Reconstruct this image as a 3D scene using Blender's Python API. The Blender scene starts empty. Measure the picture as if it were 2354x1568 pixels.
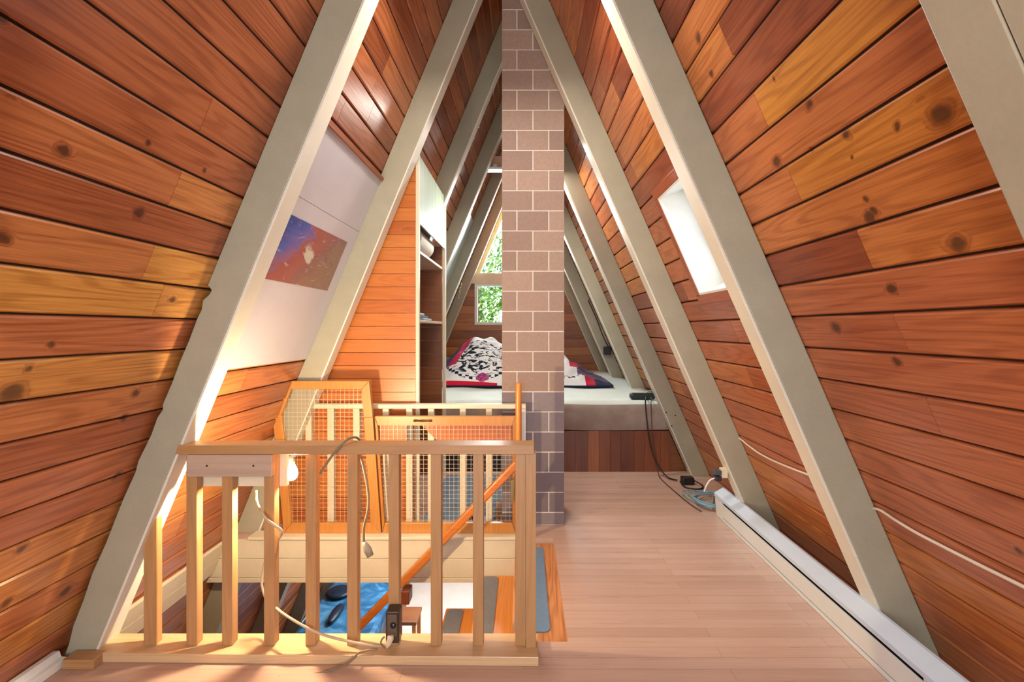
import bpy, bmesh, math, random
from mathutils import Vector, Matrix
random.seed(7)
C = bpy.context.scene.collection
# ---------------------------------------------------------------- calibration
F, CX, CY, H = 1150.0, 1205.0, 757.0, 1.30          # focal length px, vanishing point px, eye height m
K = H / 757.0
U = F * K                                           # one depth unit (m): distance to the first pair of rafters


def P(px, py, yn):
    return Vector(((px - CX) * K * yn, yn * U, H - (py - CY) * K * yn))


def X(px, yn): return (px - CX) * K * yn
def Z(py, yn): return H - (py - CY) * K * yn


KL, KR = 0.41, 0.436
XL0, XR0 = -770 * K, 628 * K
def xl(z): return XL0 + KL * (z - H)
def xr(z): return XR0 - KR * (z - H)
ZA = H + (XR0 - XL0) / (KL + KR)
XA = xl(ZA)
YB, YF = 4.13 * U, -1.75                            # far gable, near gable
Z0 = -2.5                                           # lower floor
def on_left(px, py):
    yn = 770 / (CX - px + KL * (CY - py)); return P(px, py, yn), yn
def on_right(px, py):
    yn = 628 / (px - CX + KR * (CY - py)); return P(px, py, yn), yn


# ---------------------------------------------------------------- material helpers
def lin(h):
    h = h.lstrip('#'); c = [int(h[i:i + 2], 16) / 255 for i in (0, 2, 4)]
    return tuple((x / 12.92 if x <= .04045 else ((x + .055) / 1.055) ** 2.4) for x in c) + (1.0,)


class NT:
    def __init__(s, name):
        s.m = bpy.data.materials.new(name); s.m.use_nodes = True
        s.t = s.m.node_tree; s.t.nodes.clear()
        s.out = s.t.nodes.new('ShaderNodeOutputMaterial')

    def n(s, typ, ins=None, **props):
        nd = s.t.nodes.new(typ)
        for k, v in props.items(): setattr(nd, k, v)
        for k, v in (ins or {}).items():
            sock = nd.inputs[k]
            if isinstance(v, bpy.types.NodeSocket): s.t.links.new(v, sock)
            else: sock.default_value = v
        return nd

    def math(s, op, a, b=0.0, c=None):
        d = {0: a, 1: b}
        if c is not None: d[2] = c
        return s.n('ShaderNodeMath', d, operation=op).outputs[0]

    def vmath(s, op, a, b=(0, 0, 0)):
        nd = s.n('ShaderNodeVectorMath', {0: a, 1: b}, operation=op)
        return nd.outputs['Value'] if op in ('DISTANCE', 'LENGTH', 'DOT_PRODUCT') else nd.outputs[0]

    def ramp(s, fac, stops, interp='LINEAR'):
        nd = s.n('ShaderNodeValToRGB', {0: fac}); cr = nd.color_ramp; cr.interpolation = interp
        while len(cr.elements) < len(stops): cr.elements.new(0.5)
        for e, (p, c) in zip(cr.elements, stops): e.position = p; e.color = c
        return nd.outputs[0]

    def maprange(s, v, a, b, c, d, smooth=False):
        nd = s.n('ShaderNodeMapRange', {0: v, 1: a, 2: b, 3: c, 4: d}); nd.clamp = True
        if smooth: nd.interpolation_type = 'SMOOTHSTEP'
        return nd.outputs[0]

    def mix(s, fac, a, b, typ='MIX'):
        nd = s.n('ShaderNodeMix', data_type='RGBA', blend_type=typ)
        for i, v in ((0, fac), (6, a), (7, b)):
            if isinstance(v, bpy.types.NodeSocket): s.t.links.new(v, nd.inputs[i])
            else: nd.inputs[i].default_value = v
        return nd.outputs[2]

    def noise(s, vec, scale=5, detail=2, rough=.5, dist=0.0):
        return s.n('ShaderNodeTexNoise', {'Vector': vec, 'Scale': scale, 'Detail': detail, 'Roughness': rough, 'Distortion': dist}).outputs[0]

    def bsdf(s, col, rough=.5, spec=.5, bump=None, bstr=.2, bdist=.002, **kw):
        ins = {'Base Color': col, 'Roughness': rough, 'Specular IOR Level': spec}
        ins.update(kw)
        b = s.n('ShaderNodeBsdfPrincipled', ins)
        if bump is not None:
            bn = s.n('ShaderNodeBump', {'Height': bump, 'Strength': bstr, 'Distance': bdist})
            s.t.links.new(bn.outputs[0], b.inputs['Normal'])
        s.t.links.new(b.outputs[0], s.out.inputs[0])
        return s.m


def wood(name, cols, axis=None, rough=.35, spec=.5, grain=.5, knots=(), rnd_knots=.55, across=1.0, coat=0.0, even=False, tone=.35, toned=False):
    """procedural boards: colour by board island, stretched grain, rings and knots. axis None = UV (u along the board, metres)"""
    s = NT(name)
    isl = s.n('ShaderNodeNewGeometry').outputs['Random Per Island']
    tc = s.n('ShaderNodeTexCoord')
    if axis is None:
        vec = tc.outputs['UV']; al = (1, 0)
        sc = lambda a, b: (a, b, 1)
    else:
        vec = tc.outputs['Object']
        sc = lambda a, b: tuple(a if i == axis else b for i in range(3))
    off = s.n('ShaderNodeCombineXYZ', {0: s.math('MULTIPLY', isl, 53.0), 1: s.math('MULTIPLY', isl, 31.0), 2: s.math('MULTIPLY', isl, 17.0)}).outputs[0]
    v = s.vmath('ADD', vec, off)
    # knots
    kn = None
    if rnd_knots > 0:
        vor = s.n('ShaderNodeTexVoronoi', {'Vector': s.vmath('MULTIPLY', v, sc(1.9, 6.5 * across)), 'Scale': 1.0, 'Randomness': .9})
        d = s.math('ADD', vor.outputs['Distance'], s.math('MULTIPLY', s.noise(v, 40, 1), .05))
        cr = s.n('ShaderNodeSeparateColor', {0: vor.outputs['Color']})
        gate = s.math('GREATER_THAN', cr.outputs[0], 1 - rnd_knots)
        size = s.math('MULTIPLY_ADD', cr.outputs[1], .09, .05)
        kn = s.math('MULTIPLY', s.maprange(s.math('DIVIDE', d, size), .45, 1.6, 1, 0, True), gate)
    if knots:
        wv = s.vmath('ADD', vec, s.vmath('MULTIPLY', s.vmath('SUBTRACT', s.n('ShaderNodeTexNoise', {'Vector': vec, 'Scale': 22.0, 'Detail': 2.0}).outputs[1], (.5, .5, .5)), (.03, .03, 0)))
        for (ku, kv, kr) in knots:
            d = s.vmath('DISTANCE', s.vmath('MULTIPLY', wv, (.8, 1, 0)), (ku * .8, kv, 0))
            k = s.maprange(d, kr * .45, kr * 1.9, 1, 0, True)
            kn = k if kn is None else s.math('MAXIMUM', kn, k)
    big = s.noise(s.vmath('MULTIPLY', v, sc(.55, 7 * across)), 1.0, 2, .45)
    if kn is not None: big = s.math('ADD', big, s.math('MULTIPLY', kn, .13))
    ring = s.math('SINE', s.math('MULTIPLY', big, 95.0))
    ring = s.maprange(ring, -.2, 1.0, 0, 1, True)
    fine = s.noise(s.vmath('MULTIPLY', v, sc(4, 170 * across)), 1.0, 3, .6)
    blot = s.noise(s.vmath('MULTIPLY', v, sc(1.4, 5 * across)), 1.0, 2, .5)
    n = len(cols)
    key = s.n('ShaderNodeSeparateXYZ', {0: s.n('ShaderNodeUVMap', uv_map='board_tone').outputs[0]}).outputs[0] if toned else isl
    r = s.math('ADD', key, s.math('MULTIPLY', s.math('SUBTRACT', blot, .5), tone * 2))
    base = s.ramp(r, [(i / (n - 1), lin(c)) for i, c in enumerate(cols)])
    dark = s.mix(1.0, base, (.50, .36, .28, 1), 'MULTIPLY')
    f = s.math('MULTIPLY', s.math('ADD', s.math('MULTIPLY', ring, .45), s.maprange(fine, .35, .7, 0, .65)), grain)
    col = s.mix(f, base, dark)
    if kn is not None:
        col = s.mix(s.maprange(kn, .05, .7, 0, .55), col, s.mix(1.0, base, (.30, .16, .10, 1), 'MULTIPLY'))
        col = s.mix(s.maprange(kn, .7, 1.0, 0, .75), col, lin('382216'))
    ro = s.math('MULTIPLY_ADD', fine, .12, rough - .06)
    return s.bsdf(col, ro, spec, bump=s.math('ADD', fine, s.math('MULTIPLY', ring, .3)), bstr=.10, bdist=.0015,
                  **({'Coat Weight': coat, 'Coat Roughness': .18} if coat else {}))


def paint(name, hexc, rough=.5, var=.12, spec=.4, sc=6.0, bump=.1, stretch=(1, 1, 1)):
    s = NT(name)
    v = s.vmath('MULTIPLY', s.n('ShaderNodeTexCoord').outputs['Object'], stretch)
    a = s.noise(v, sc, 4, .6); b = s.noise(v, sc * 14, 2, .6)
    c = lin(hexc); d = tuple(x * (1 - var * 2) for x in c[:3]) + (1,)
    return s.bsdf(s.mix(s.maprange(s.math('ADD', s.math('MULTIPLY', a, .7), s.math('MULTIPLY', b, .3)), .35, .65, 0, 1), d, c), rough, spec, bump=b, bstr=bump, bdist=.001)


def plain(name, hexc, rough=.5, metal=0.0, spec=.5):
    s = NT(name); return s.bsdf(lin(hexc), rough, spec, Metallic=metal)


# ---------------------------------------------------------------- mesh helpers
class MB:
    def __init__(s): s.v = []; s.f = []; s.mi = []; s.uv = []; s.has_uv = False; s.smooth = []; s.tone = {}

    def add(s, verts, faces, mi=0, uvs=None, smooth=False):
        b = len(s.v); s.v += [Vector(p) for p in verts]
        for f in faces: s.f.append([b + i for i in f]); s.mi.append(mi); s.smooth.append(smooth)
        s.uv += list(uvs) if uvs else [(0, 0)] * len(verts)
        if uvs: s.has_uv = True
        return s

    def box(s, x0, x1, y0, y1, z0, z1, mi=0):
        vs = [(x0, y0, z0), (x1, y0, z0), (x1, y1, z0), (x0, y1, z0), (x0, y0, z1), (x1, y0, z1), (x1, y1, z1), (x0, y1, z1)]
        return s.hexa(vs, mi)

    def hexa(s, vs, mi=0):
        return s.add(vs, [(0, 3, 2, 1), (4, 5, 6, 7), (0, 1, 5, 4), (1, 2, 6, 5), (2, 3, 7, 6), (3, 0, 4, 7)], mi)

    def prism(s, poly, vec, mi=0, uvs=None):
        n = len(poly); vec = Vector(vec); a = [Vector(p) for p in poly]
        fs = [tuple(range(n))[::-1], tuple(range(n, 2 * n))] + [(i, (i + 1) % n, n + (i + 1) % n, n + i) for i in range(n)]
        return s.add(a + [p + vec for p in a], fs, mi, uvs)

    def bar(s, a, b, w, h, up=(0, 0, 1), mi=0):
        a = Vector(a); b = Vector(b); d = (b - a).normalized(); sx = d.cross(Vector(up)).normalized(); sz = sx.cross(d)
        q = [a - sx * w / 2 - sz * h / 2, a + sx * w / 2 - sz * h / 2, a + sx * w / 2 + sz * h / 2, a - sx * w / 2 + sz * h / 2]
        return s.prism(q, b - a, mi)

    def tube(s, pts, r, seg=8, mi=0, closed=False, caps=True):
        pts = [Vector(p) for p in pts]; n = len(pts); rings = []
        rs = r if isinstance(r, (list, tuple)) else [r] * n
        ref = None; vs = []
        for i, p in enumerate(pts):
            if closed: t = (pts[(i + 1) % n] - pts[i - 1]).normalized()
            else: t = (pts[min(i + 1, n - 1)] - pts[max(i - 1, 0)]).normalized()
            if ref is None:
                ref = t.cross(Vector((0, 0, 1)) if abs(t.z) < .9 else Vector((1, 0, 0))).normalized()
            ref = (ref - t * ref.dot(t)).normalized(); bi = t.cross(ref)
            vs += [p + (ref * math.cos(2 * math.pi * k / seg) + bi * math.sin(2 * math.pi * k / seg)) * rs[i] for k in range(seg)]
        fs = []
        for i in range(n if closed else n - 1):
            j = (i + 1) % n
            for k in range(seg):
                l = (k + 1) % seg; fs.append((i * seg + k, i * seg + l, j * seg + l, j * seg + k))
        if caps and not closed: fs += [tuple(range(seg))[::-1], tuple(range((n - 1) * seg, n * seg))]
        return s.add(vs, fs, mi, smooth=True)

    def lathe(s, o, prof, seg=24, axis=(0, 0, 1), mi=0, smooth=True):
        o = Vector(o); q = Vector((0, 0, 1)).rotation_difference(Vector(axis)); vs = []; fs = []; n = len(prof)
        for (r, z) in prof:
            for k in range(seg):
                a = 2 * math.pi * k / seg; vs.append(o + q @ Vector((r * math.cos(a), r * math.sin(a), z)))
        for i in range(n - 1):
            for k in range(seg):
                l = (k + 1) % seg; fs.append((i * seg + k, i * seg + l, (i + 1) * seg + l, (i + 1) * seg + k))
        fs += [tuple(range(seg))[::-1], tuple(range((n - 1) * seg, n * seg))]
        return s.add(vs, fs, mi, smooth=smooth)

    def build(s, name, mats, parent=None, bevel=0.0, loc=None):
        if not isinstance(mats, (list, tuple)): mats = [mats]
        off = Vector((0, 0, 0))
        if parent is not None:
            p = parent
            while p is not None: off += p.location; p = p.parent
        elif loc is not None: off = Vector(loc)
        me = bpy.data.meshes.new(name); me.from_pydata([v - off for v in s.v], [], s.f)
        for m in mats: me.materials.append(m)
        for p, mi, sm in zip(me.polygons, s.mi, s.smooth): p.material_index = mi; p.use_smooth = sm
        if s.has_uv:
            uvl = me.uv_layers.new(name='UVMap')
            for l in me.loops: uvl.data[l.index].uv = s.uv[l.vertex_index]
        if s.tone:
            tl = me.uv_layers.new(name='board_tone')
            for l in me.loops: tl.data[l.index].uv = (s.tone.get(l.vertex_index, .5), 0)
        bm = bmesh.new(); bm.from_mesh(me); bmesh.ops.recalc_face_normals(bm, faces=bm.faces); bm.to_mesh(me); bm.free()
        me.update()
        o = bpy.data.objects.new(name, me); C.objects.link(o)
        if parent is not None: o.parent = parent
        elif loc is not None: o.location = off
        if bevel:
            b = o.modifiers.new('bevel', 'BEVEL'); b.width = bevel; b.segments = 2; b.limit_method = 'ANGLE'; b.angle_limit = .6
        return o


def tag(o, label=None, cat=None, group=None, kind=None):
    if label: o['label'] = label
    if cat: o['category'] = cat
    if group: o['group'] = group
    if kind: o['kind'] = kind
    return o


def thing(name, loc, label, cat, group=None):
    o = bpy.data.objects.new(name, None); C.objects.link(o); o.location = loc; o.empty_display_size = .1
    return tag(o, label, cat, group)


def struct(o, label, cat):
    return tag(o, label, cat, kind='structure')


def smooth_path(pts, k=8):
    pts = [Vector(p) for p in pts]; out = []
    for i in range(len(pts) - 1):
        p0 = pts[max(i - 1, 0)]; p1 = pts[i]; p2 = pts[i + 1]; p3 = pts[min(i + 2, len(pts) - 1)]
        for j in range(k):
            t = j / k
            out.append(.5 * ((2 * p1) + (p2 - p0) * t + (2 * p0 - 5 * p1 + 4 * p2 - p3) * t * t + (3 * p1 - p0 - 3 * p2 + p3) * t ** 3))
    out.append(pts[-1]); return out


# ---------------------------------------------------------------- roof slopes
SL, SR = math.hypot(1, KL), math.hypot(1, KR)
DL = Vector((KL, 0, 1)) / SL; NL = Vector((1, 0, -KL)) / SL; OL = Vector((XL0, 0, H))
DR = Vector((-KR, 0, 1)) / SR; NR = Vector((-1, 0, -KR)) / SR; OR = Vector((XR0, 0, H))
EY = Vector((0, 1, 0))
def wl(z): return (z - H) * SL
def wr(z): return (z - H) * SR


def knots_for(lst, fn, w):
    out = []
    for (px, py, r) in lst:
        p, yn = fn(px, py); out.append((p.y, w(p.z), r * yn * K))
    return out

knL = knots_for([(145, 348, 15), (322, 488, 12), (4, 545, 16), (340, 330, 6), (118, 792, 9), (28, 903, 24), (312, 902, 9), (395, 690, 8), (50, 1262, 11),
                 (150, 1360, 12), (65, 845, 9), (272, 1090, 9), (285, 962, 8), (15, 1385, 12), (1, 40, 14), (470, 390, 5)], on_left, wl)
knR = knots_for([(1860, 240, 11), (1947, 310, 11), (1785, 370, 12), (2060, 288, 9), (2165, 262, 26), (2200, 563, 20), (2050, 665, 12), (1922, 755, 11),
                 (1606, 90, 10), (2180, 55, 11), (1636, 170, 7), (1780, 185, 6), (1735, 115, 0.1), (2062, 832, 11), (2000, 500, 13), (1992, 460, 8), (2012, 488, 10),
                 (1560, 1000, 0.1), (2345, 1268, 9), (1862, 345, 5), (1960, 360, 4)], on_right, wr)

M = {}
M['roofL'] = wood('cedar_left', ['703a24', '9a5834', 'b67046', 'c38648', 'd09a4a'], toned=True, rough=.30, grain=.85, knots=knL, rnd_knots=.22, tone=.13)
M['roofR'] = wood('cedar_right', ['6a301e', '9e5432', 'ba7048', 'c78040', 'd0923a'], toned=True, rough=.30, grain=.8, knots=knR, rnd_knots=.22, tone=.13)
M['gap'] = plain('dark_gap', '2a140b', .8)
M['cream'] = paint('cream_paint', 'a29c88', .42, .06)
M['cap'] = paint('lit_underside_paint', 'd8d3c4', .42, .04)  # paler cream: light on the rafter undersides put into the colour
M['creamy'] = paint('cream_trim_paint', 'd9cbb0', .42, .05)
M['white'] = paint('white_paint', 'e2e2dc', .4, .03)
M['rail'] = wood('fir_rail', ['b68a5c', 'ae8254', 'be9262'], axis=0, rough=.4, grain=.35, rnd_knots=.1, tone=.1)
M['rail_z'] = wood('fir_baluster', ['b68a5c', 'ae8254', 'be9262'], axis=2, rough=.4, grain=.35, rnd_knots=.1, tone=.1)
M['pine'] = wood('orange_pine', ['b9662a', 'c47230', 'ae5a22', 'c87a36'], axis=0, rough=.35, grain=.4, rnd_knots=.35, tone=.2)
M['pine_z'] = wood('orange_pine_upright', ['d08035', 'd98a3c', 'c8762c'], axis=2, rough=.35, grain=.4, rnd_knots=.2, tone=.15)
M['pine_y'] = wood('orange_pine_long', ['d08035', 'd98a3c', 'c8762c'], axis=1, rough=.35, grain=.4, rnd_knots=.2, tone=.15)
M['gate'] = wood('gate_pine', ['b87a3a', 'c08444', 'b07032'], axis=2, rough=.35, grain=.3, rnd_knots=.1, tone=.15)
M['brown'] = wood('brown_boards', ['6e4022', '8a5228', '7a4624', '94592a'], axis=0, rough=.45, grain=.5, rnd_knots=.3, tone=.25)
M['brown_z'] = wood('brown_boards_upright', ['54281a', '7a4024', '8a4c2a', '63301c', 'a2613a'], axis=2, rough=.4, grain=.5, rnd_knots=.3, tone=.2)


def board(mb, O, D, N, l0, l1, w0, w1, g=.0036, c=.006, t=.018, mi=0, gl=.0012, depth=0.0, tone=.5):
    w0 += g; w1 -= g; l0 += gl; l1 -= gl
    prof = [(w0, -t), (w0, -c), (w0 + c, 0), (w1 - c, 0), (w1, -c), (w1, -t)]
    vs, uv = [], []
    for l in (l0, l1):
        for (w, n) in prof: vs.append(O + EY * l + D * w + N * (n + depth)); uv.append((l, w))
    fs = [(5, 4, 3, 2, 1, 0), (6, 7, 8, 9, 10, 11)] + [(i, (i + 1) % 6, 6 + (i + 1) % 6, 6 + i) for i in range(6)]
    b0 = len(mb.v); mb.add(vs, fs, mi, uv)
    for q in range(b0, len(mb.v)): mb.tone[q] = tone


def subtract(rects, hole):
    out = []
    l0, l1, w0, w1 = hole
    for (a, b, c, d) in rects:
        if b <= l0 or a >= l1 or d <= w0 or c >= w1: out.append((a, b, c, d)); continue
        if a < l0: out.append((a, l0, c, d))
        if b > l1: out.append((l1, b, c, d))
        if c < w0 - .01: out.append((max(a, l0), min(b, l1), c, w0))
        if d > w1 + .01: out.append((max(a, l0), min(b, l1), w1, d))
    return out


# dormer window opening on the right slope
pTL, ynTL = on_right(1519, 452.6); pBL, ynBL = on_right(1611, 677)
WIN = (1.085 * U, 1.415 * U, wr(pBL.z), wr(pTL.z))


TONE_L = {0: (.95, .9), 1: (.62, .92), 2: (.28,), 3: (.55, .68), 4: (.36,), 5: (.34, .38), 6: (.32,), 7: (.28,), 8: (.24,), 9: (.22,), -1: (.5,), -2: (.85,), -3: (.62,), -4: (.32,), -5: (.5,), -6: (.45,),
          -7: (.68,), -8: (.72,), -9: (.55,), -10: (.78,), -11: (.45,), -12: (.3,)}
TONE_R = {0: (.5,), 1: (.72, .16), 2: (.7,), 3: (.86, .66), 4: (.6,), 5: (.92, .6), 6: (.2,), 7: (.14, .74), 8: (.64,), 9: (.08,), 10: (.12,), -1: (.5, .42), -2: (.5,), -3: (.48, .44), -4: (.52,), -5: (.46,),
          -6: (.5,), -7: (.5,), -8: (.72,), -9: (.62,), -10: (.5,), -11: (.6,), -12: (.3,)}


def slope(name, O, D, N, wfun, zref, pitch, joints, fn, mat, tones, lo, hi, hole=None):
    mb = MB(); zt = ZA - .005
    rows = {}
    for (px, py) in joints:
        p, yn = fn(px, py); rows.setdefault(math.floor((p.z - zref) / pitch), []).append(p.y)
    i0 = math.floor((Z0 - zref) / pitch); i1 = math.floor((zt - zref) / pitch)
    for i in range(i0, i1 + 1):
        z0 = max(zref + i * pitch, Z0); z1 = min(zref + (i + 1) * pitch, zt)
        if z1 - z0 < .02: continue
        cuts = [YF, YB] + rows.get(i, [])
        y = 1.06 * U + random.uniform(.1, 1.6)
        while y < YB - .4: cuts.append(y); y += random.uniform(1.2, 2.8)
        if random.random() < .5: cuts.append(random.uniform(-1.3, .1))
        cuts.sort()
        rects = [(a, b, wfun(z0), wfun(z1)) for a, b in zip(cuts, cuts[1:]) if b - a > .05]
        if hole: rects = subtract(rects, hole)
        for (a, b, c, d) in rects:
            tn = random.uniform(lo, hi)
            if i in tones and b > .4 * U and a < .98 * U:      # the nearest bay, board by board
                tt = tones[i]; tn = tt[-1] if (len(tt) > 1 and rows.get(i) and a >= rows[i][0] - .01) else tt[0]
            board(mb, O, D, N, a, b, c, d, tone=tn)
    backs = [(YF, YB + .1, wfun(Z0), wfun(zt + .04))]
    if hole:
        backs = [(YF, hole[0], wfun(Z0), wfun(zt + .04)), (hole[1], YB + .1, wfun(Z0), wfun(zt + .04)),
                 (hole[0], hole[1], wfun(Z0), hole[2]), (hole[0], hole[1], hole[3], wfun(zt + .04))]
    for (a, b, c, d) in backs:
        q = [O + EY * a + D * c + N * -.012, O + EY * a + D * d + N * -.012, O + EY * a + D * d + N * -.10, O + EY * a + D * c + N * -.10]
        mb.prism(q, EY * (b - a), 1)
    return mb.build(name, [mat, M['gap']])


wallL = struct(slope('wall_left', OL, DL, NL, wl, 1.338, .1203, [(473, 265), (402, 435), (340, 607), (362, 697)], on_left, M['roofL'], TONE_L, .15, .6),
               'varnished cedar board slope rising on the left side of the loft', 'wall')
wallR = struct(slope('wall_right', OR, DR, NR, wr, 1.347, .121, [(1675, 105), (1752, 260), (1828, 428), (1990, 580), (2070, 765), (2145, 955)], on_right, M['roofR'], TONE_R, .2, .72, WIN),
               'varnished cedar board slope rising on the right side of the loft', 'wall')

# ---------------------------------------------------------------- rafters
RT = .106
def rafter(side, yn, zb, zt=None, label='', thick=RT, width=None):
    w = width or (.149 if side == 'L' else .153)
    y0 = yn * U
    if side == 'L':
        xo = lambda z: xl(z) + .0008; xi = lambda z: xl(z) + w; zi = H + (XA - XL0 - w) / KL
    else:
        xo = lambda z: xr(z) - .0008; xi = lambda z: xr(z) - w; zi = H + (XR0 - w - XA) / KR
    if zt is None:
        poly = [(xo(zb), y0, zb), (XA, y0, ZA - .003), (XA, y0, zi), (xi(zb), y0, zb)]
    else:
        poly = [(xo(zb), y0, zb), (xo(zt), y0, zt), (xi(zt), y0, zt), (xi(zb), y0, zb)]
    if side == 'L' and abs(yn - 1.0) < .01:      # chipped outer edge low on the front left rafter
        e = [(1480, 19), (1440, 12), (1380, 11), (1318, 6), (1250, 9), (1150, 7), (1085, 10), (1060, 6), (1000, 11), (960, 9), (942, 14), (930, 9), (880, 10), (830, 8), (780, 9), (735, 7), (712, 9), (690, 3), (678, 12), (668, 14), (662, 8), (656, 0)]
        poly = [(xo(zb) + 20 * K, y0, zb)] + [(xo(H - (py - CY) * K) + d * K, y0, H - (py - CY) * K) for py, d in e] + poly[1:]
    mb = MB().prism(poly, (0, thick, 0)) if yn > .5 else MB().prism(poly, (0, .026 * U, 0))
    if yn < .5: mb.prism([(a, b + .0275 * U, c) for a, b, c in poly], (0, .054 * U, 0))
    o = mb.build('roof_rafter' if zt is None else 'lower_rafter', M['cream'], bevel=.003, loc=((poly[0][0] + poly[-1][0]) / 2, y0, zb))
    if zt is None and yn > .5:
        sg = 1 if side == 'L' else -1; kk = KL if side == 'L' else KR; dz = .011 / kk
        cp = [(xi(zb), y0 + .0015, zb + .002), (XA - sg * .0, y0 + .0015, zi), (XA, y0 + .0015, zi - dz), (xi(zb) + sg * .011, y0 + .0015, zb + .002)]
        MB().prism([(a - sg * -.0002, b, c) for a, b, c in cp], (0, (thick if yn > .5 else .0825 * U) - .003, 0)).build('lit_underside_strip', M['cap'], o, bevel=.002)  # added thin strip that carries the painted light of the underside
    return tag(o, label, 'rafter', 'cream rafters on the %s slope' % ('left' if side == 'L' else 'right') if zt is None else 'rafters on the left slope below the loft floor')


YN = [.355, 1.0, 1.62, 2.24, 2.86, 3.48, 4.07]
zm = .646
LAB_L = ['cream rafter on the left slope nearest the camera, before the railing', 'large cream rafter on the left slope where the front railing ends',
         'cream rafter on the left slope between the white panel and the orange wall', 'cream rafter on the left slope just beyond the closet top',
         'cream rafter on the left slope, second beyond the closet, with pale board after it', 'cream rafter on the left slope with a chain hanging from its foot',
         'cream rafter against the far gable window on the left']
LAB_R = ['near cream rafter crossing the top right corner of the photo', 'large cream rafter on the right slope between dormer window and camera',
         'cream rafter on the right slope with the wall outlet at its foot', 'cream rafter on the right slope with three bolts beside the mattress front',
         'cream rafter on the right slope, first one standing on the mattress', 'cream rafter on the right slope carrying a small black outlet box',
         'cream rafter against the far gable wall on the right']
RAF = {}
for i, yn in enumerate(YN):
    RAF['L', i] = rafter('L', yn, 0.0 if i < 4 else 0.0, None, LAB_L[i])
    RAF['R', i] = rafter('R', yn, 0.0, None, LAB_R[i])
for i, d in ((2, 'first'), (3, 'second'), (4, 'third'), (5, 'fourth')):
    rafter('L', YN[i], Z0, -.265, 'cream rafter seen below the loft floor through the stairwell, %s from the left' % d)
# bolts on the third right rafter, seam board on the nearest one
for (px, py) in ((1531, 948), (1552, 955), (1544, 979)):
    p = P(px, py, 2.24); MB().lathe(p + Vector((0, -.003, 0)), [(.006, 0), (.0055, .004)], 10, (0, 1, 0)).build('bolt', plain('bolt_dark', '3a2c20', .4, .8), RAF['R', 3])

# ---------------------------------------------------------------- gables
def gable_piece(mb, y, t, z0, z1, xa=None, xb=None, mi=0):
    a0 = xa if xa is not None else xl(z0); a1 = xa if xa is not None else xl(z1)
    b0 = xb if xb is not None else xr(z0); b1 = xb if xb is not None else xr(z1)
    if b1 - a1 < .005: a1 = b1 = (a1 + b1) / 2; b1 += .002
    mb.prism([(a0, y, z0), (b0, y, z0), (b1, y, z1), (a1, y, z1)], (0, t, 0), mi)


ZT0, ZT1 = Z(652, 4.12), Z(628, 4.12)               # tie beam
WX0, WX1, WZ0, WZ1 = X(1091, 4.12), X(1091, 4.12) + .62, Z(747, 4.12), Z(651, 4.12)
mb = MB(); pit = .135; z = Z0
while z < ZT0 - .01:
    z1 = min(z + pit, ZT0)
    a, b = z + .002, z1 - .002
    if b > WZ0 and a < WZ1:
        gable_piece(mb, YB, .02, a, b, None, WX0); gable_piece(mb, YB, .02, a, b, WX1, None)
        if a < WZ0: gable_piece(mb, YB, .02, a, WZ0, WX0, WX1)
    else: gable_piece(mb, YB, .02, a, b)
    z = z1
gable_piece(mb, YB + .012, .1, Z0, WZ0, None, None, 1)
gable_piece(mb, YB + .012, .1, WZ0, ZT0, None, WX0, 1); gable_piece(mb, YB + .012, .1, WZ0, ZT0, WX1, None, 1)
gable_piece(mb, YB + .012, .1, ZT0, ZT1, None, None, 1)
struct(mb.build('wall_back', [wood('gable_boards', ['8a4c22', 'a8642c', '7c4420', 'b87434', '965626'], axis=0, rough=.4, grain=.5, rnd_knots=.3, tone=.2), M['gap']]), 'far gable wall of horizontal brown boards behind the bed', 'wall')
mb = MB(); gable_piece(mb, YB - .035, .05, ZT0, ZT1); struct(mb.build('trim_1', M['creamy'], bevel=.003), 'cream tie beam across the far gable between its two windows', 'trim')

glass = NT('window_glass')
gm = glass.n('ShaderNodeMixShader', {0: glass.math('MULTIPLY_ADD', glass.n('ShaderNodeLayerWeight', {0: .35}).outputs[0], .35, .04),
                                    1: glass.n('ShaderNodeBsdfTransparent', {0: (.96, .98, .98, 1)}).outputs[0],
                                    2: glass.n('ShaderNodeBsdfGlossy', {'Color': (.9, .95, 1, 1), 'Roughness': .02}).outputs[0]})
glass.t.links.new(gm.outputs[0], glass.out.inputs[0]); M['glass'] = glass.m

# casement window
w = tag(thing('window_1', (0, 0, 0), 'small casement window with pale frame low in the far gable', 'window'), kind='structure')
mb = MB()
for (a, b, c, d) in ((WX0, WX1, WZ1 - .045, WZ1), (WX0, WX1, WZ0, WZ0 + .045), (WX0, WX0 + .045, WZ0 + .045, WZ1 - .045), (WX1 - .045, WX1, WZ0 + .045, WZ1 - .045)):
    mb.box(a, b, YB - .025, YB + .09, c, d)
mb.build('window_frame', M['white'], w, bevel=.003)
MB().box(WX0 + .04, WX1 - .04, YB + .05, YB + .054, WZ0 + .04, WZ1 - .04).build('pane', M['glass'], w)
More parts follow.
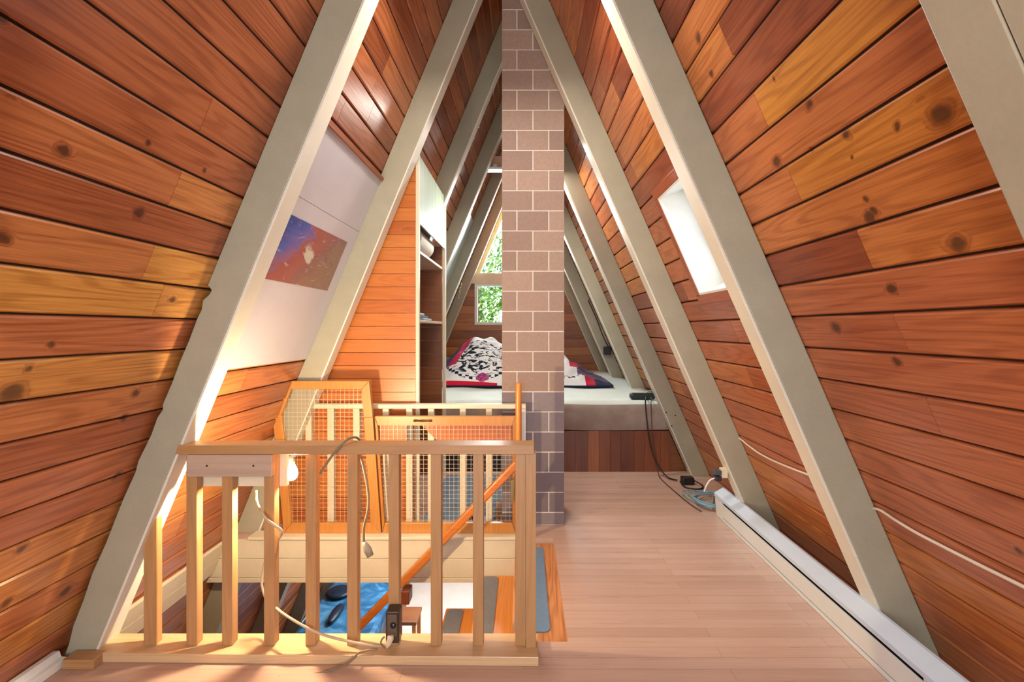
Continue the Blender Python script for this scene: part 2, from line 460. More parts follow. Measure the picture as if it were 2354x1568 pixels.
# triangular gable window
w = tag(thing('window_2', (0, 0, 0), 'triangular gable window above the cream tie beam', 'window'), kind='structure')
off = .16
zt = H + (XR0 - XL0 - 2 * off) / (KL + KR)
mb = MB()
def lbar(side, o0, o1, y0, y1):
    xx = (lambda z, o: xl(z) + o) if side == 'L' else (lambda z, o: xr(z) - o)
    za = H + (XR0 - XL0 - 2 * o0) / (KL + KR); zb = H + (XR0 - XL0 - 2 * o1) / (KL + KR)
    mb.prism([(xx(ZT1, o0), y0, ZT1), (xx(za, o0), y0, za), (xx(zb, o1), y0, zb), (xx(ZT1, o1), y0, ZT1)], (0, y1 - y0, 0))
lbar('L', 0.0, off + .07, YB - .012, YB + .09); lbar('R', 0.0, off + .07, YB - .012, YB + .09)
mb.build('window_frame', paint('yellow_cream_frame', 'e6cf92', .45, .04), w, bevel=.003)
zt = H + (XR0 - XL0 - 2 * off) / (KL + KR)
MB().prism([(xl(ZT1) + off, YB + .05, ZT1), (xr(ZT1) - off, YB + .05, ZT1), (XA, YB + .05, zt)], (0, .004, 0)).build('pane', M['glass'], w)

# near gable behind the camera, with a glazed opening
ox0, ox1, oz0, oz1 = -.95, .75, .35, 2.05
mb = MB()
gable_piece(mb, YF - .12, .12, Z0, oz0); gable_piece(mb, YF - .12, .12, oz0, oz1, None, ox0); gable_piece(mb, YF - .12, .12, oz0, oz1, ox1, None); gable_piece(mb, YF - .12, .12, oz1, ZA)
struct(mb.build('wall_front', M['brown']), 'near gable wall behind the viewpoint', 'wall')
w = tag(thing('window_3', (0, 0, 0), 'wide window in the near gable behind the viewpoint', 'window'), kind='structure')
mb = MB()
for (a, b, c, d) in ((ox0, ox1, oz0, oz0 + .05), (ox0, ox1, oz1 - .05, oz1), (ox0, ox0 + .05, oz0, oz1), (ox1 - .05, ox1, oz0, oz1), (-.13, -.07, oz0, oz1)):
    mb.box(a, b, YF - .1, YF + .02, c, d)
mb.build('window_frame', M['white'], w)
MB().box(ox0, ox1, YF - .06, YF - .056, oz0, oz1).build('pane', M['glass'], w)

# dormer window in the right slope: reveal, pane, wood trim
w = tag(thing('window_4', (0, 0, 0), 'narrow dormer window with white reveal and wood trim in the right slope', 'window'), kind='structure')
def rpt(l, ww, n): return OR + EY * l + DR * ww + NR * n
a, b, c, d = WIN; dep = -.205
mb = MB()
def rbox(mb, l0, l1, w0, w1, n0, n1, mi=0):
    mb.prism([rpt(l0, w0, n0), rpt(l0, w1, n0), rpt(l0, w1, n1), rpt(l0, w0, n1)], EY * (l1 - l0), mi)
rbox(mb, a, a + .012, c, d, .014, dep); rbox(mb, b - .012, b, c, d, .014, dep)
rbox(mb, a + .012, b - .012, c, c + .012, .014, dep); rbox(mb, a + .012, b - .012, d - .012, d, .014, dep)
mb.build('window_reveal', M['white'], w)
mb = MB(); f = .05
rbox(mb, a, a + f, c, d, dep + .05, dep); rbox(mb, b - f, b, c, d, dep + .05, dep); rbox(mb, a + f, b - f, c, c + f, dep + .05, dep); rbox(mb, a + f, b - f, d - f, d, dep + .05, dep)
mb.build('window_frame', paint('frame_grey_white', 'd4d8da', .35, .03), w)
mb = MB(); rbox(mb, a + f, b - f, c + f, d - f, dep + .02, dep + .024); mb.build('pane', M['glass'], w)
mb = MB(); tw = .055
for q in ((a - tw, b + tw, c - tw, c), (a - tw, b + tw, d, d + tw), (a - tw, a, c, d), (b, b + tw, c, d)):
    rbox(mb, *q, 0.0, .016)
mb.build('window_trim', wood('trim_cedar', ['9c5230', 'a85c36'], axis=1, rough=.35, rnd_knots=0, grain=.4), w, bevel=.004)

# ---------------------------------------------------------------- floors
YW0, YW1, XW = 1.054 * U, 1.575 * U, .182           # stairwell
s = NT('laminate_floor')
tc = s.n('ShaderNodeTexCoord').outputs['Object']
br = s.n('ShaderNodeTexBrick', {'Vector': tc, 'Color1': (0, 0, 0, 1), 'Color2': (1, 1, 1, 1), 'Mortar': (.5, .5, .5, 1), 'Scale': 1.0, 'Mortar Size': .0012, 'Mortar Smooth': .2, 'Bias': 0.0, 'Brick Width': 1.25, 'Row Height': .066}, offset=.37)
g = s.noise(s.vmath('MULTIPLY', tc, (1.2, 26, 1)), 1.0, 4, .6); g2 = s.noise(s.vmath('MULTIPLY', tc, (6, 160, 1)), 1.0, 2, .5)
fac = s.math('ADD', s.math('MULTIPLY', s.n('ShaderNodeSeparateColor', {0: br.outputs[0]}).outputs[0], .35), s.math('MULTIPLY', g, .65))
col = s.ramp(fac, [(.15, lin('ab8c7c')), (.5, lin('bc9c8c')), (.85, lin('c8ab9c'))])
col = s.mix(s.maprange(g2, .45, .8, 0, .15), col, lin('936a4c'))
col = s.mix(s.math('MULTIPLY', br.outputs[1], .55), col, lin('7b553b'))
M['floor'] = s.bsdf(col, s.math('MULTIPLY_ADD', g, .15, .22), .5, bump=g2, bstr=.05, bdist=.001)
mb = MB(); zb = -.26
for (x0, x1, y0, y1) in ((None, None, YF, YW0), (XW, None, YW0, YW1), (None, None, YW1, YB)):
    L0 = x0 if x0 is not None else xl(0); L1 = x0 if x0 is not None else xl(zb)
    mb.prism([(L0, y0, 0), (xr(0), y0, 0), (xr(zb), y0, zb), (L1, y0, zb)], (0, y1 - y0, 0))
struct(mb.build('floor', M['floor']), 'pinkish maple laminate floor of the loft', 'floor')
mb = MB().box(xl(Z0), xr(Z0), YF, YB, Z0 - .1, Z0)
struct(mb.build('trim_2', paint('pale_lower_floor', 'd8cfc4', .25, .05)), 'pale floor of the lower level seen down the stairwell', 'floor')
# header face of the well: three cream boards
mb = MB(); zz = [0.0, Z(1281, 1.575), Z(1325, 1.575), Z(1337, 1.575)]
for a, b in zip(zz, zz[1:]): mb.prism([(xl(a), YW1 - .018, a - .0015), (-.02, YW1 - .018, a - .0015), (-.02, YW1 - .018, b + .0015), (xl(b), YW1 - .018, b + .0015)], (0, .0179, 0))
struct(mb.build('trim_3', M['creamy'], bevel=.002), 'cream boards facing the far edge of the stairwell', 'trim')
mb = MB().box(xl(0) + .15, X(1187, 1.6), YW1 - .03, YW1 + .08, .0005, .018)
struct(mb.build('trim_4', M['creamy'], bevel=.003), 'cream sill board along the far edge of the stairwell', 'trim')
# board on the left slope at floor level inside the well
mb = MB(); O_, w0, w1 = OL, wl(-.20), wl(.0)
for a, b in ((w0, (w0 + w1) / 2 - .0015), ((w0 + w1) / 2 + .0015, w1)):
    mb.prism([O_ + EY * (YW0 + .005) + DL * a, O_ + EY * (YW0 + .005) + DL * b, O_ + EY * (YW0 + .005) + DL * b + NL * .02, O_ + EY * (YW0 + .005) + DL * a + NL * .02], EY * (YW1 - YW0 - .03))
struct(mb.build('trim_5', M['creamy'], bevel=.002), 'cream board along the left slope at floor level inside the stairwell', 'trim')
# baseboard on near left
struct(MB().prism([(xl(.0) + .004, YF + .02, .0), (xl(.05) + .004, YF + .02, .05), (-1.805, YF + .02, .052), (-1.798, YF + .02, .03), (-1.775, YF + .02, .028), (-1.772, YF + .02, .0)], (0, .985 * U - YF - .02, 0)).build('baseboard_left', M['white'], bevel=.003),
       'white stepped baseboard along the foot of the left slope', 'baseboard')

# ---------------------------------------------------------------- white panel and poster on the left slope
def left_quad(pts, lift):
    return [on_left(px, py)[0] + NL * lift for (px, py) in pts]
YP0, YP1 = 1.056 * U, 1.618 * U
pt, _ = on_left(800, 340); pb, _ = on_left(605, 836)
wA, wB = wl(pb.z), wl(pt.z)
def lbox(mb, l0, l1, w0, w1, n0, n1, mi=0):
    q = [OL + EY * l0 + DL * w0 + NL * n0, OL + EY * l0 + DL * w1 + NL * n0, OL + EY * l0 + DL * w1 + NL * n1, OL + EY * l0 + DL * w0 + NL * n1]
    mb.prism(q, EY * (l1 - l0), mi)
t = thing('wall_panel', OL + EY * YP0 + DL * wA, 'white panel filling the bay of the left slope behind the painting', 'wall panel')
mb = MB(); ws = [wA, wA + (wB - wA) * .71, wB]
lbox(mb, YP0, YP1, ws[0], ws[1] - .001, .0005, .012); lbox(mb, YP0, YP1, ws[1] + .001, ws[2], .0005, .012)
mb.build('panel_board', paint('panel_white', 'bab9c4', .38, .03), t)
mb = MB(); lbox(mb, YP0, YP1, wB, wB + .02, .0005, .03); mb.build('batten', wood('batten_wood', ['8c4a26', '9a542c'], axis=1, rnd_knots=0), t)
mb = MB(); lbox(mb, YP0, YP0 + .03, wA, wA + (wB - wA) * .67, .012, .024); mb.build('edge_strip', M['creamy'], t, bevel=.002)
# painting
cs = left_quad([(662, 492), (793, 553), (750, 666), (605, 640)], .0125)
cc = sum(cs, Vector()) / 4; hw = ((cs[1].y - cs[0].y) + (cs[2].y - cs[3].y)) / 4
wsl = [(p - OL).dot(DL) for p in cs]; hh = ((wsl[0] + wsl[1]) - (wsl[2] + wsl[3])) / 4; wc = sum(wsl) / 4
s = NT('abstract_painting')
uv = s.n('ShaderNodeTexCoord').outputs['UV']
warp = s.vmath('ADD', uv, s.vmath('MULTIPLY', s.vmath('SUBTRACT', s.n('ShaderNodeTexNoise', {'Vector': uv, 'Scale': 3.2, 'Detail': 3.0, 'Distortion': 1.2}).outputs[1], (.5, .5, .5)), (.55, .55, 0)))
sx = s.n('ShaderNodeSeparateXYZ', {0: warp})
diag = s.math('ADD', sx.outputs[0], s.math('MULTIPLY', s.math('SUBTRACT', 1.0, sx.outputs[1]), .55))
col = s.ramp(diag, [(.12, lin('2f4a94')), (.30, lin('4a58a8')), (.42, lin('7c5a80')), (.52, lin('8c4c4a')), (.68, lin('8e5650')), (.86, lin('7c5a5a')), (1.0, lin('846a5c'))])
n1 = s.noise(uv, 4.5, 4, .6, 2.2)
col = s.mix(s.maprange(n1, .58, .72, 0, .7), col, lin('b9b6bc'))
col = s.mix(s.maprange(s.noise(uv, 6.0, 3, .6, 1.5), .62, .70, 0, .7), col, lin('a03c30'))
e1 = s.vmath('DISTANCE', s.vmath('MULTIPLY', warp, (1.6, .7, 0)), (.42 * 1.6, .52 * .7, 0))
col = s.mix(s.maprange(e1, .10, .16, .8, 0), col, lin('b9c2b4'))
col = s.mix(s.maprange(s.noise(uv, 9, 3, .6, 2.5), .62, .7, 0, .7), col, lin('4a3f6c'))
pm = s.bsdf(col, .35, .4)
mb = MB(); y0, y1 = cc.y - hw, cc.y + hw
q = [OL + EY * y0 + DL * (wc + hh) + NL * .0135, OL + EY * y1 + DL * (wc + hh) + NL * .0135, OL + EY * y1 + DL * (wc - hh) + NL * .0135, OL + EY * y0 + DL * (wc - hh) + NL * .0135]
mb.add(q + [p - NL * .0015 for p in q], [(0, 1, 2, 3), (7, 6, 5, 4), (0, 4, 5, 1), (1, 5, 6, 2), (2, 6, 7, 3), (3, 7, 4, 0)], 0, [(0, 1), (1, 1), (1, 0), (0, 0)] * 2)
tag(mb.build('painting', pm, loc=cc), 'unframed blue and red abstract painting on the white slope panel', 'painting')
# pale board on slope in a far bay
mb = MB(); lbox(mb, 2.92 * U, 3.478 * U, wl(.75), wl(Z(462, 2.95)), .0005, .012)
tag(mb.build('wall_panel', paint('pale_blue_board', 'bcd6d4', .4, .03)), 'pale blue-green board on the left slope beyond the closet', 'wall panel')

# ---------------------------------------------------------------- front railing
ZR = .844
t = thing('stair_railing', P(830, 1517, 1.02) * 1.0, 'tan wooden railing with cord, in front of the stairwell', 'railing')
t.location = (X(830, 1.02), 1.02 * U, 0)
yf, yb = .995 * U, 1.040 * U
x0 = xl(ZR) + .149
MB().prism([(x0 - .012, yf, ZR - .036), (X(1228, .997), yf, ZR - .036), (X(1228, .997), yf, ZR), (x0, yf, ZR)], (0, yb - yf, 0)).build('top_rail', M['rail'], t, bevel=.002)
pl = [(xl(0) + .152, .9885 * U), (X(1238, .976), .976 * U), (X(1238, .976) , 1.0535 * U), (xl(0) + .152, 1.0535 * U)]
MB().hexa([(x, y, 0.0005) for x, y in pl] + [(x + (.015 if i in (0, 3) else 0), y, .036) for i, (x, y) in enumerate(pl)]).build('bottom_plate', wood('lit_fir_plate', ['d2b088', 'c8a67c'], axis=0, rough=.32, grain=.3, rnd_knots=0, tone=.1), t, bevel=.002)  # lighter copy of the rail wood, its lit top put into the colour
for i, pxl in enumerate([428, 510, 606.6, 702, 797.5, 893, 990, 1087, 1184.6]):
    xx = X(pxl, 1.011)
    MB().box(xx, xx + .0415, 1.011 * U, 1.011 * U + .040, .0362, ZR - .0362).build('baluster', M['rail_z'], t, bevel=.0015)
xx = X(330, 1.011); zz = lambda x: H + (x - XL0 - .149) / KL
MB().prism([(xx, 1.011 * U, .0362), (xx + .046, 1.011 * U, .0362), (xx + .046, 1.011 * U, zz(xx + .046) - .003), (xx, 1.011 * U, zz(xx) - .003)], (0, .04, 0)).build('baluster', M['rail_z'], t, bevel=.0015)
xx = X(1209, 1.004)
MB().box(xx, xx + .040, 1.004 * U, 1.004 * U + .05, .0362, ZR - .0362).build('corner_post', M['rail_z'], t, bevel=.0015)
br_ = MB().box(X(431.6, .996), X(625.8, .996), .993 * U, .993 * U + .033, Z(1095.7, .995), ZR - .0365).build('brace_board', paint('greyed_fir', 'b59a86', .5, .1, stretch=(.3, 4, 6)), t, bevel=.002)
for px in (475.5, 582.5):
    MB().lathe(P(px, 1071, .993) + Vector((0, -.001, 0)), [(.004, 0), (.004, .004)], 10, (0, 1, 0)).build('screw', M['gap'], br_)
MB().box(X(455, 1.035), X(660, 1.035), 1.034 * U, 1.034 * U + .02, Z(1118, 1.034), ZR - .0365).build('rear_board', M['creamy'], t, bevel=.002)
# wood block at the foot of the left rafter
tag(MB().box(-1.785 + .02, X(215, .967), .967 * U, .9985 * U, .0005, .037).build('wood_block', M['rail'], bevel=.003), 'short wood block on the floor at the foot of the left rafter', 'wood block')

# bulb on the back board
t = thing('light_bulb', P(670, 1060, 1.075), 'bare lit bulb hanging under the railing top', 'light bulb')
bp = P(670, 1062, 1.075)
MB().lathe(bp + Vector((0, 0, -.004)), [(.013, 0), (.014, .006), (.013, .012), (.014, .018), (.012, .03)], 16).build('socket', plain('socket_grey', '6e6a62', .4, .6), t)
MB().box(bp.x - .016, bp.x + .016, 1.0455 * U, bp.y + .01, bp.z + .024, bp.z + .036).build('holder', plain('holder_grey', '8a857c', .5), t)
s = NT('lit_bulb'); e = s.n('ShaderNodeEmission', {0: (1, .78, .48, 1), 1: 1500.0}); s.t.links.new(e.outputs[0], s.out.inputs[0])
MB().lathe(bp + Vector((0, 0, -.078)), [(.002, 0), (.014, .003), (.022, .012), (.026, .025), (.025, .038), (.019, .054), (.013, .066), (.012, .074)], 20).build('glass_bulb', s.m, t)

# ---------------------------------------------------------------- cords of the railing
cordm = plain('cord_tan', 'b9a488', .5); cordd = plain('cord_brown', '7c6a52', .5)
t = thing('extension_cord', P(816, 1046, 1.06), 'grey-brown cord draped over the railing top with its socket end hanging behind', 'cord')
pts = smooth_path([P(736, 1088, .986), P(748, 1070, .982), P(762, 1050, .982), P(775, 1034, .982), P(790, 1020, .985) + Vector((0, 0, .004)), P(806, 1012, 1.01) + Vector((0, 0, .010)), P(822, 1011, 1.035) + Vector((0, 0, .007)),
                   P(826, 1020, 1.053), P(824, 1034, 1.056), P(835, 1070, 1.057), P(846, 1130, 1.057), P(846, 1170, 1.057), P(837, 1210, 1.057), P(836, 1245, 1.057)])
MB().tube(pts, .0052, 8).build('cord', cordd, t)
pe = P(836, 1245, 1.057)
MB().tube([pe, pe + Vector((.006, 0, -.014)), pe + Vector((.016, 0, -.034)), pe + Vector((.028, 0, -.06))], [.007, .013, .017, .014], 10).build('plug', plain('plug_grey', '8d8372', .5), t)
tag(MB().tube(smooth_path([P(589, 1128, 1.058), P(590, 1150, 1.056), P(598, 1172, 1.005), P(612, 1192, .997), P(632, 1208, .998), P(648, 1222, 1.01), P(640, 1240, 1.045), P(618, 1270, 1.05), P(606, 1305, 1.05), P(602, 1345, 1.045), P(614, 1380, 1.042), P(640, 1402, 1.012), P(662, 1418, 1.0), P(700, 1440, .998), P(745, 1460, .998), P(800, 1474, .995), P(850, 1483, .99), P(878, 1484, .987)]), .005, 8).build('extension_cord', cordm),
    'long tan cord looping down past the left balusters to the outlet box', 'cord')
tag(MB().tube(smooth_path([P(868, 1493, .988), P(850, 1494, .985), P(825, 1501, .982), P(815, 1512, .970), P(790, 1530, .966), P(740, 1546, .96), P(690, 1553, .955), P(640, 1556, .95)]), .004, 8).build('electric_cable', cordd),
    'thin brown cable running off the railing bottom plate onto the floor', 'cable')
t = thing('outlet_box', P(904, 1480, .99), 'dark outlet box with plug at the foot of a baluster', 'outlet')
ob = MB().box(X(887, .985), X(918, .985), .982 * U, 1.0105 * U, Z(1478, .985), Z(1404, .985)).build('box_body', plain('bakelite', '33251c', .35), t, bevel=.006)
MB().box(X(891, .982), X(913, .982), .980 * U, .9825 * U, Z(1462, .982), Z(1412, .982)).build('face_plate', plain('face_dark', '57493c', .3), t, bevel=.002)
MB().lathe(P(903, 1440, .977), [(.010, 0), (.012, .004), (.012, .012)], 14, (0, 1, 0)).build('socket', plain('socket_black', '1a1512', .3), t)
p = P(898, 1468, .975)
pg = MB().tube([p + Vector((0, 0, .012)), p, p + Vector((-.008, -.006, -.018)), p + Vector((-.012, -.006, -.03))], [.012, .013, .011, .006], 10).build('plug', plain('plug_cream', 'cdb8a0', .45), t)
MB().tube(smooth_path([P(884, 1490, .98), P(876, 1480, .978), P(878, 1470, .978), P(884, 1464, .98)]), .0035, 8).build('cord_loop', cordd, t)

# ---------------------------------------------------------------- far railing behind the gates
t = thing('stair_railing', (X(930, 1.66), 1.66 * U, 0), 'cream railing behind the mesh gates, in front of the chimney', 'railing')
ya, yb2 = 1.657 * U, 1.677 * U
zr = Z(929, 1.657)
MB().box(xl(zr) + .15, X(1209, 1.657), ya - .012, yb2 + .004, Z(940, 1.65), zr).build('top_rail', M['creamy'], t, bevel=.003)
for px in (703, 754, 813, 880, 934, 984, 1057, 1117):
    MB().box(X(px, 1.66), X(px, 1.66) + .04, ya, yb2, .0185, Z(940, 1.65) - .0003).build('baluster', M['creamy'], t, bevel=.002)
MB().box(X(1197, 1.65), X(1209, 1.65), ya - .004, yb2 - .004, .0185, Z(940, 1.65) - .0003).build('end_post', paint('white_post', 'd5d6d2', .4, .03), t, bevel=.002)

# ---------------------------------------------------------------- mesh gates
wire = plain('galvanised_wire', 'd8c8b0', .4, .3)
def clip_line(poly, axis, val):
    hits = []
    n = len(poly)
    for i in range(n):
        a, b = poly[i], poly[(i + 1) % n]
        if (a[axis] - val) * (b[axis] - val) < 0:
            k = (val - a[axis]) / (b[axis] - a[axis]); hits.append(a[1 - axis] + k * (b[1 - axis] - a[1 - axis]))
    hits.sort(); return list(zip(hits[::2], hits[1::2]))

def mesh_fill(poly, yn, pitch=.0272, r=.0007):
    mb = MB(); xs = [p[0] for p in poly]; zs = [p[1] for p in poly]; y = yn * U
    v = min(xs) + pitch / 2
    while v < max(xs):
        for (a, b) in clip_line(poly, 0, v): mb.box(v - r, v + r, y - r, y + r, a, b)
        v += pitch
    v = min(zs) + pitch / 2
    while v < max(zs):
        for (a, b) in clip_line(poly, 1, v): mb.box(a, b, y - r * 2.2, y - r, v - r, v + r)
        v += pitch
    return mb

YG = 1.590
def frame_bars(t, pts, ynf, th, wid, name='frame_bar', mat=None):
    """mitred frame: outer polygon pts (px) and inner polygon offset"""
    pass
def gxy(px, py): return (X(px, YG), Z(py, YG))
def gate_bars(t, outer, inner, mat):
    n = len(outer)
    for i in range(n):
        j = (i + 1) % n
        q = [gxy(*outer[i]), gxy(*outer[j]), gxy(*inner[j]), gxy(*inner[i])]
        c = Vector((sum(a for a, b in q) / 4, sum(b for a, b in q) / 4))
        q = [tuple(c + (Vector(a) - c) * .997) for a in q]
        MB().prism([(a, YG * U, b) for a, b in q], (0, .032, 0)).build('frame_bar', mat, t, bevel=.002)

t = thing('mesh_gate', (X(750, YG), YG * U, .019), 'tall orange wood gate with clipped corner and wire mesh, left one', 'gate')
outer = [(646, 876), (848, 876), (857, 960), (876, 1226), (652, 1226), (632, 1010), (625, 955)]
inner = [(668, 895), (831, 895), (836, 960), (853, 1203), (669, 1203), (653, 1010), (646, 955)]
gate_bars(t, outer, inner, M['gate'])
mesh_fill([gxy(*p) for p in inner], YG + .008).build('wire_mesh', wire, t)
t = thing('mesh_gate', (X(1030, YG), YG * U, .019), 'low wide orange wood gate with bronze pull and wire mesh, right one', 'gate')
outer = [(861, 957), (1186, 957), (1186, 1226), (879, 1226)]
inner = [(868, 978), (1178, 978), (1178, 1203), (884, 1203)]
gate_bars(t, outer, inner, M['gate'])
mesh_fill([gxy(*p) for p in inner], YG + .008).build('wire_mesh', wire, t)
q = [gxy(968, 980), gxy(1176, 980), gxy(1176, 1034), gxy(1022, 1034)]
MB().prism([(a, (YG + .0125) * U, b) for a, b in q], (0, .012, 0)).build('backing_board', M['pine'], t)
q = [gxy(870, 980), gxy(931, 980), gxy(934, 1034), gxy(874, 1034)]
MB().prism([(a, (YG + .0125) * U, b) for a, b in q], (0, .012, 0)).build('backing_board', M['pine'], t)
pull = MB(); pc = P(972, 967, YG)
pull.tube([pc + Vector((dx, dy, 0)) for dx, dy in ((-.06, -.003), (-.05, -.004), (-.035, -.006), (-.02, -.014), (0, -.017), (.02, -.014), (.035, -.006), (.05, -.004), (.06, -.003))], [.003, .009, .006, .005, .007, .005, .006, .009, .003], 8)
pull.build('pull_handle', plain('aged_bronze', '6a4a26', .35, .9), t)
MB().box(X(1174, YG), X(1182, YG), YG * U - .006, YG * U + .0005, Z(1152, YG), Z(1104, YG)).build('latch', plain('latch_brass', 'b39a66', .35, .9), t, bevel=.001)

# ---------------------------------------------------------------- handrail and staircase
t = thing('handrail', P(1192, 1230, 1.53), 'orange wooden stair handrail with round newel, sloping down left', 'handrail')
pa, pb_ = P(1190, 1064, 1.53), P(815, 1452, 1.53)
MB().bar(pa, pb_, .05, .045, (0, 0, 1)).build('rail', M['pine'], t, bevel=.008)
nx = X(1192, 1.55)
MB().lathe((nx, 1.548 * U, -.0195), [(.018, 0), (.019, .01), (.019, .94), (.0175, .985), (.015, .992)], 18).build('newel_post', M['pine_z'], t)
MB().box(nx - .022, nx + .022, 1.528 * U, 1.54 * U, pa.z - .03, pa.z + .02).build('rail_bracket', M['pine_z'], t)
pbk = P(938, 1345, 1.55)
MB().box(pbk.x - .03, pbk.x + .02, 1.52 * U, 1.566 * U, pbk.z - .09, pbk.z - .01).build('wall_bracket', M['brown_z'], t, bevel=.004)

t = thing('staircase', (.06, 1.3 * U, Z0), 'open orange wood stair with rubber treads descending to the left', 'stairs')
rub = paint('blue_grey_rubber', '6a86a6', .6, .08, sc=40, bump=.5)
rub2 = paint('grey_rubber', '75757a', .6, .08, sc=40, bump=.5)
run, rise = .213, .20
y0, y1 = 1.075 * U, 1.562 * U
treadm = wood('tread_cedar', ['c98a58', 'cf9260'], axis=1, rough=.35, rnd_knots=0, grain=.9)
for k in range(11):
    nose = -.055 - run * k; zt = -.019 - rise * k
    if zt < Z0 + .1: break
    tr = MB().box(nose, nose + run + (.032 if k == 0 else .02), (1.055 if k == 0 else 1.075) * U, y1 - (0 if k else .012), zt - .038, zt).build('tread', treadm if k == 0 else M['pine_y'], t, bevel=.006)
    m0 = nose + .012
    mx = (m0, .113) if k == 0 else (m0 , m0 + .10)
    mm = MB(); yy0, yy1 = (1.10 * U, 1.527 * U) if k == 0 else (1.1 * U, y1 - .02)
    pts = []; r = .03
    for (cx, cy, a0) in ((mx[1] - r, yy0 + r, -90), (mx[1] - r, yy1 - r, 0), (mx[0] + r, yy1 - r, 90), (mx[0] + r, yy0 + r, 180)):
        for q in range(6): a = math.radians(a0 + q * 18); pts.append((cx + r * math.cos(a), cy + r * math.sin(a), zt + .0004))
    mm.prism(pts, (0, 0, .005)); mm.build('tread_mat', rub if k == 0 else rub2, tr)
MB().bar((.05, 1.12 * U, -.30), (-.055 - run * 10, 1.12 * U, -.30 - (rise / run) * (.105 + run * 10)), .04, .12).build('stringer', M['pine'], t)
MB().bar((.05, 1.46 * U, -.30), (-.055 - run * 10, 1.46 * U, -.30 - (rise / run) * (.105 + run * 10)), .04, .12).build('stringer', M['pine'], t)

# ---------------------------------------------------------------- chimney
s = NT('chimney_brick')
isl = s.n('ShaderNodeNewGeometry').outputs['Random Per Island']
ob_ = s.n('ShaderNodeTexCoord').outputs['Object']
zc = s.n('ShaderNodeSeparateXYZ', {0: s.n('ShaderNodeNewGeometry').outputs['Position']}).outputs[2]
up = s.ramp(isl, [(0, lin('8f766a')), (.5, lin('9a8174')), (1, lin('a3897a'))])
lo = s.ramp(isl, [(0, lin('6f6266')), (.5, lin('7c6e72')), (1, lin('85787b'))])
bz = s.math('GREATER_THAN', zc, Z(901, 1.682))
nz = s.noise(ob_, 60, 3, .6)
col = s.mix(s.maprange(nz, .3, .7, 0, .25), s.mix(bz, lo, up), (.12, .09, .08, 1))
M['brick'] = s.bsdf(col, .7, .3, bump=nz, bstr=.25, bdist=.002)
M['mortar'] = paint('mortar', 'd9cdc2', .8, .05, sc=50, bump=.3)
t = thing('brick_chimney', ((X(1154, 1.682) + X(1296, 1.682)) / 2, 1.78 * U, 0), 'tall brown brick chimney rising in the middle of the loft', 'chimney')
cx0, cx1, cy0 = X(1154, 1.682), X(1297, 1.682), 1.682 * U
cy1 = cy0 + .42; ph = 46.25 * K * 1.682; zref = Z(762, 1.682); jw = .0036
mb = MB(); i = math.floor(-zref / ph)
while zref + i * ph < 4.3:
    za, zb_ = max(zref + i * ph, 0.0), zref + (i + 1) * ph
    js = [X(1188.3, 1.682), X(1261.5, 1.682)] if i % 2 else [X(1225, 1.682)]
    ed = [cx0] + js + [cx1]
    for n_, (a, b) in enumerate(zip(ed, ed[1:])):
        aa = a + (jw if a != cx0 else 0); bb = b - (jw if b != cx1 else 0)
        mb.box(aa, bb, cy0, cy0 + .10, za + jw, zb_ - jw)
        mb.box(aa, bb, cy1 - .10, cy1, za + jw, zb_ - jw)
    for (a, b) in ((cy0 + .10 + 2 * jw, cy0 + .205 if i % 2 else cy0 + .31), (cy0 + .215 if i % 2 else cy0 + .32, cy1 - .10 - 2 * jw)):
        if b - a < .02: continue
        mb.box(cx0, cx0 + .1, a, b, za + jw, zb_ - jw); mb.box(cx1 - .1, cx1, a, b, za + jw, zb_ - jw)
    i += 1
mb.build('bricks', M['brick'], t)
MB().box(cx0 + .0025, cx1 - .0025, cy0 + .0025, cy1 - .0025, 0.0, 4.3).build('mortar', M['mortar'], t)

# ---------------------------------------------------------------- closet
xc = -.715; yc0, yc1 = 1.695 * U, 2.295 * U
t = thing('closet', (xc - .4, 2.0 * U, 0), 'built-in closet with orange pine front beside the chimney passage', 'closet')
mb = MB(); z = 0.0
while z < 2.72:
    z1 = min(z + .088, 2.75); a, b = z + .0014, z1 - .0014
    if xl(b) < xc - .03: mb.prism([(xl(a) + .003, yc0, a), (xc - .012, yc0, a), (xc - .012, yc0, b), (xl(b) + .003, yc0, b)], (0, .018, 0))
    z = z1
mb.build('front_boards', M['pine'], t)
mint = paint('mint_plywood', 'a4b8a2', .45, .10, sc=5, stretch=(1, 2, .5))
MB().box(xc - .011, xc + .012, yc0 - .003, yc0 + .03, 0.0, Z(352, 1.70)).build('corner_post', M['creamy'], t, bevel=.002)
MB().box(xc - .02, xc + .008, yc1 - .04, yc1, 0.0, Z(352, 1.70)).build('corner_post', M['creamy'], t, bevel=.002)
MB().box(xc - .008, xc + .004, yc0 + .031, yc1 - .041, 2.02, Z(352, 1.70)).build('header_panel', mint, t)
mb = MB(); z = 0.0
while z < 2.0:
    mb.prism([(xl(z) + .16, yc1 - .06, z + .001), (xc - .022, yc1 - .06, z + .001), (xc - .022, yc1 - .06, z + .119), (min(xl(z + .12) + .16, xc - .03), yc1 - .06, z + .119)], (0, .015, 0)); z += .12
mb.build('end_boards', M['brown'], t)
for zs in (1.849, 1.366):
    MB().box(xl(zs) + .16, xc - .012, yc0 + .06, yc1 - .061, zs - .02, zs).build('shelf', paint('shelf_edge', 'b9a08a', .5, .08), t, bevel=.002)
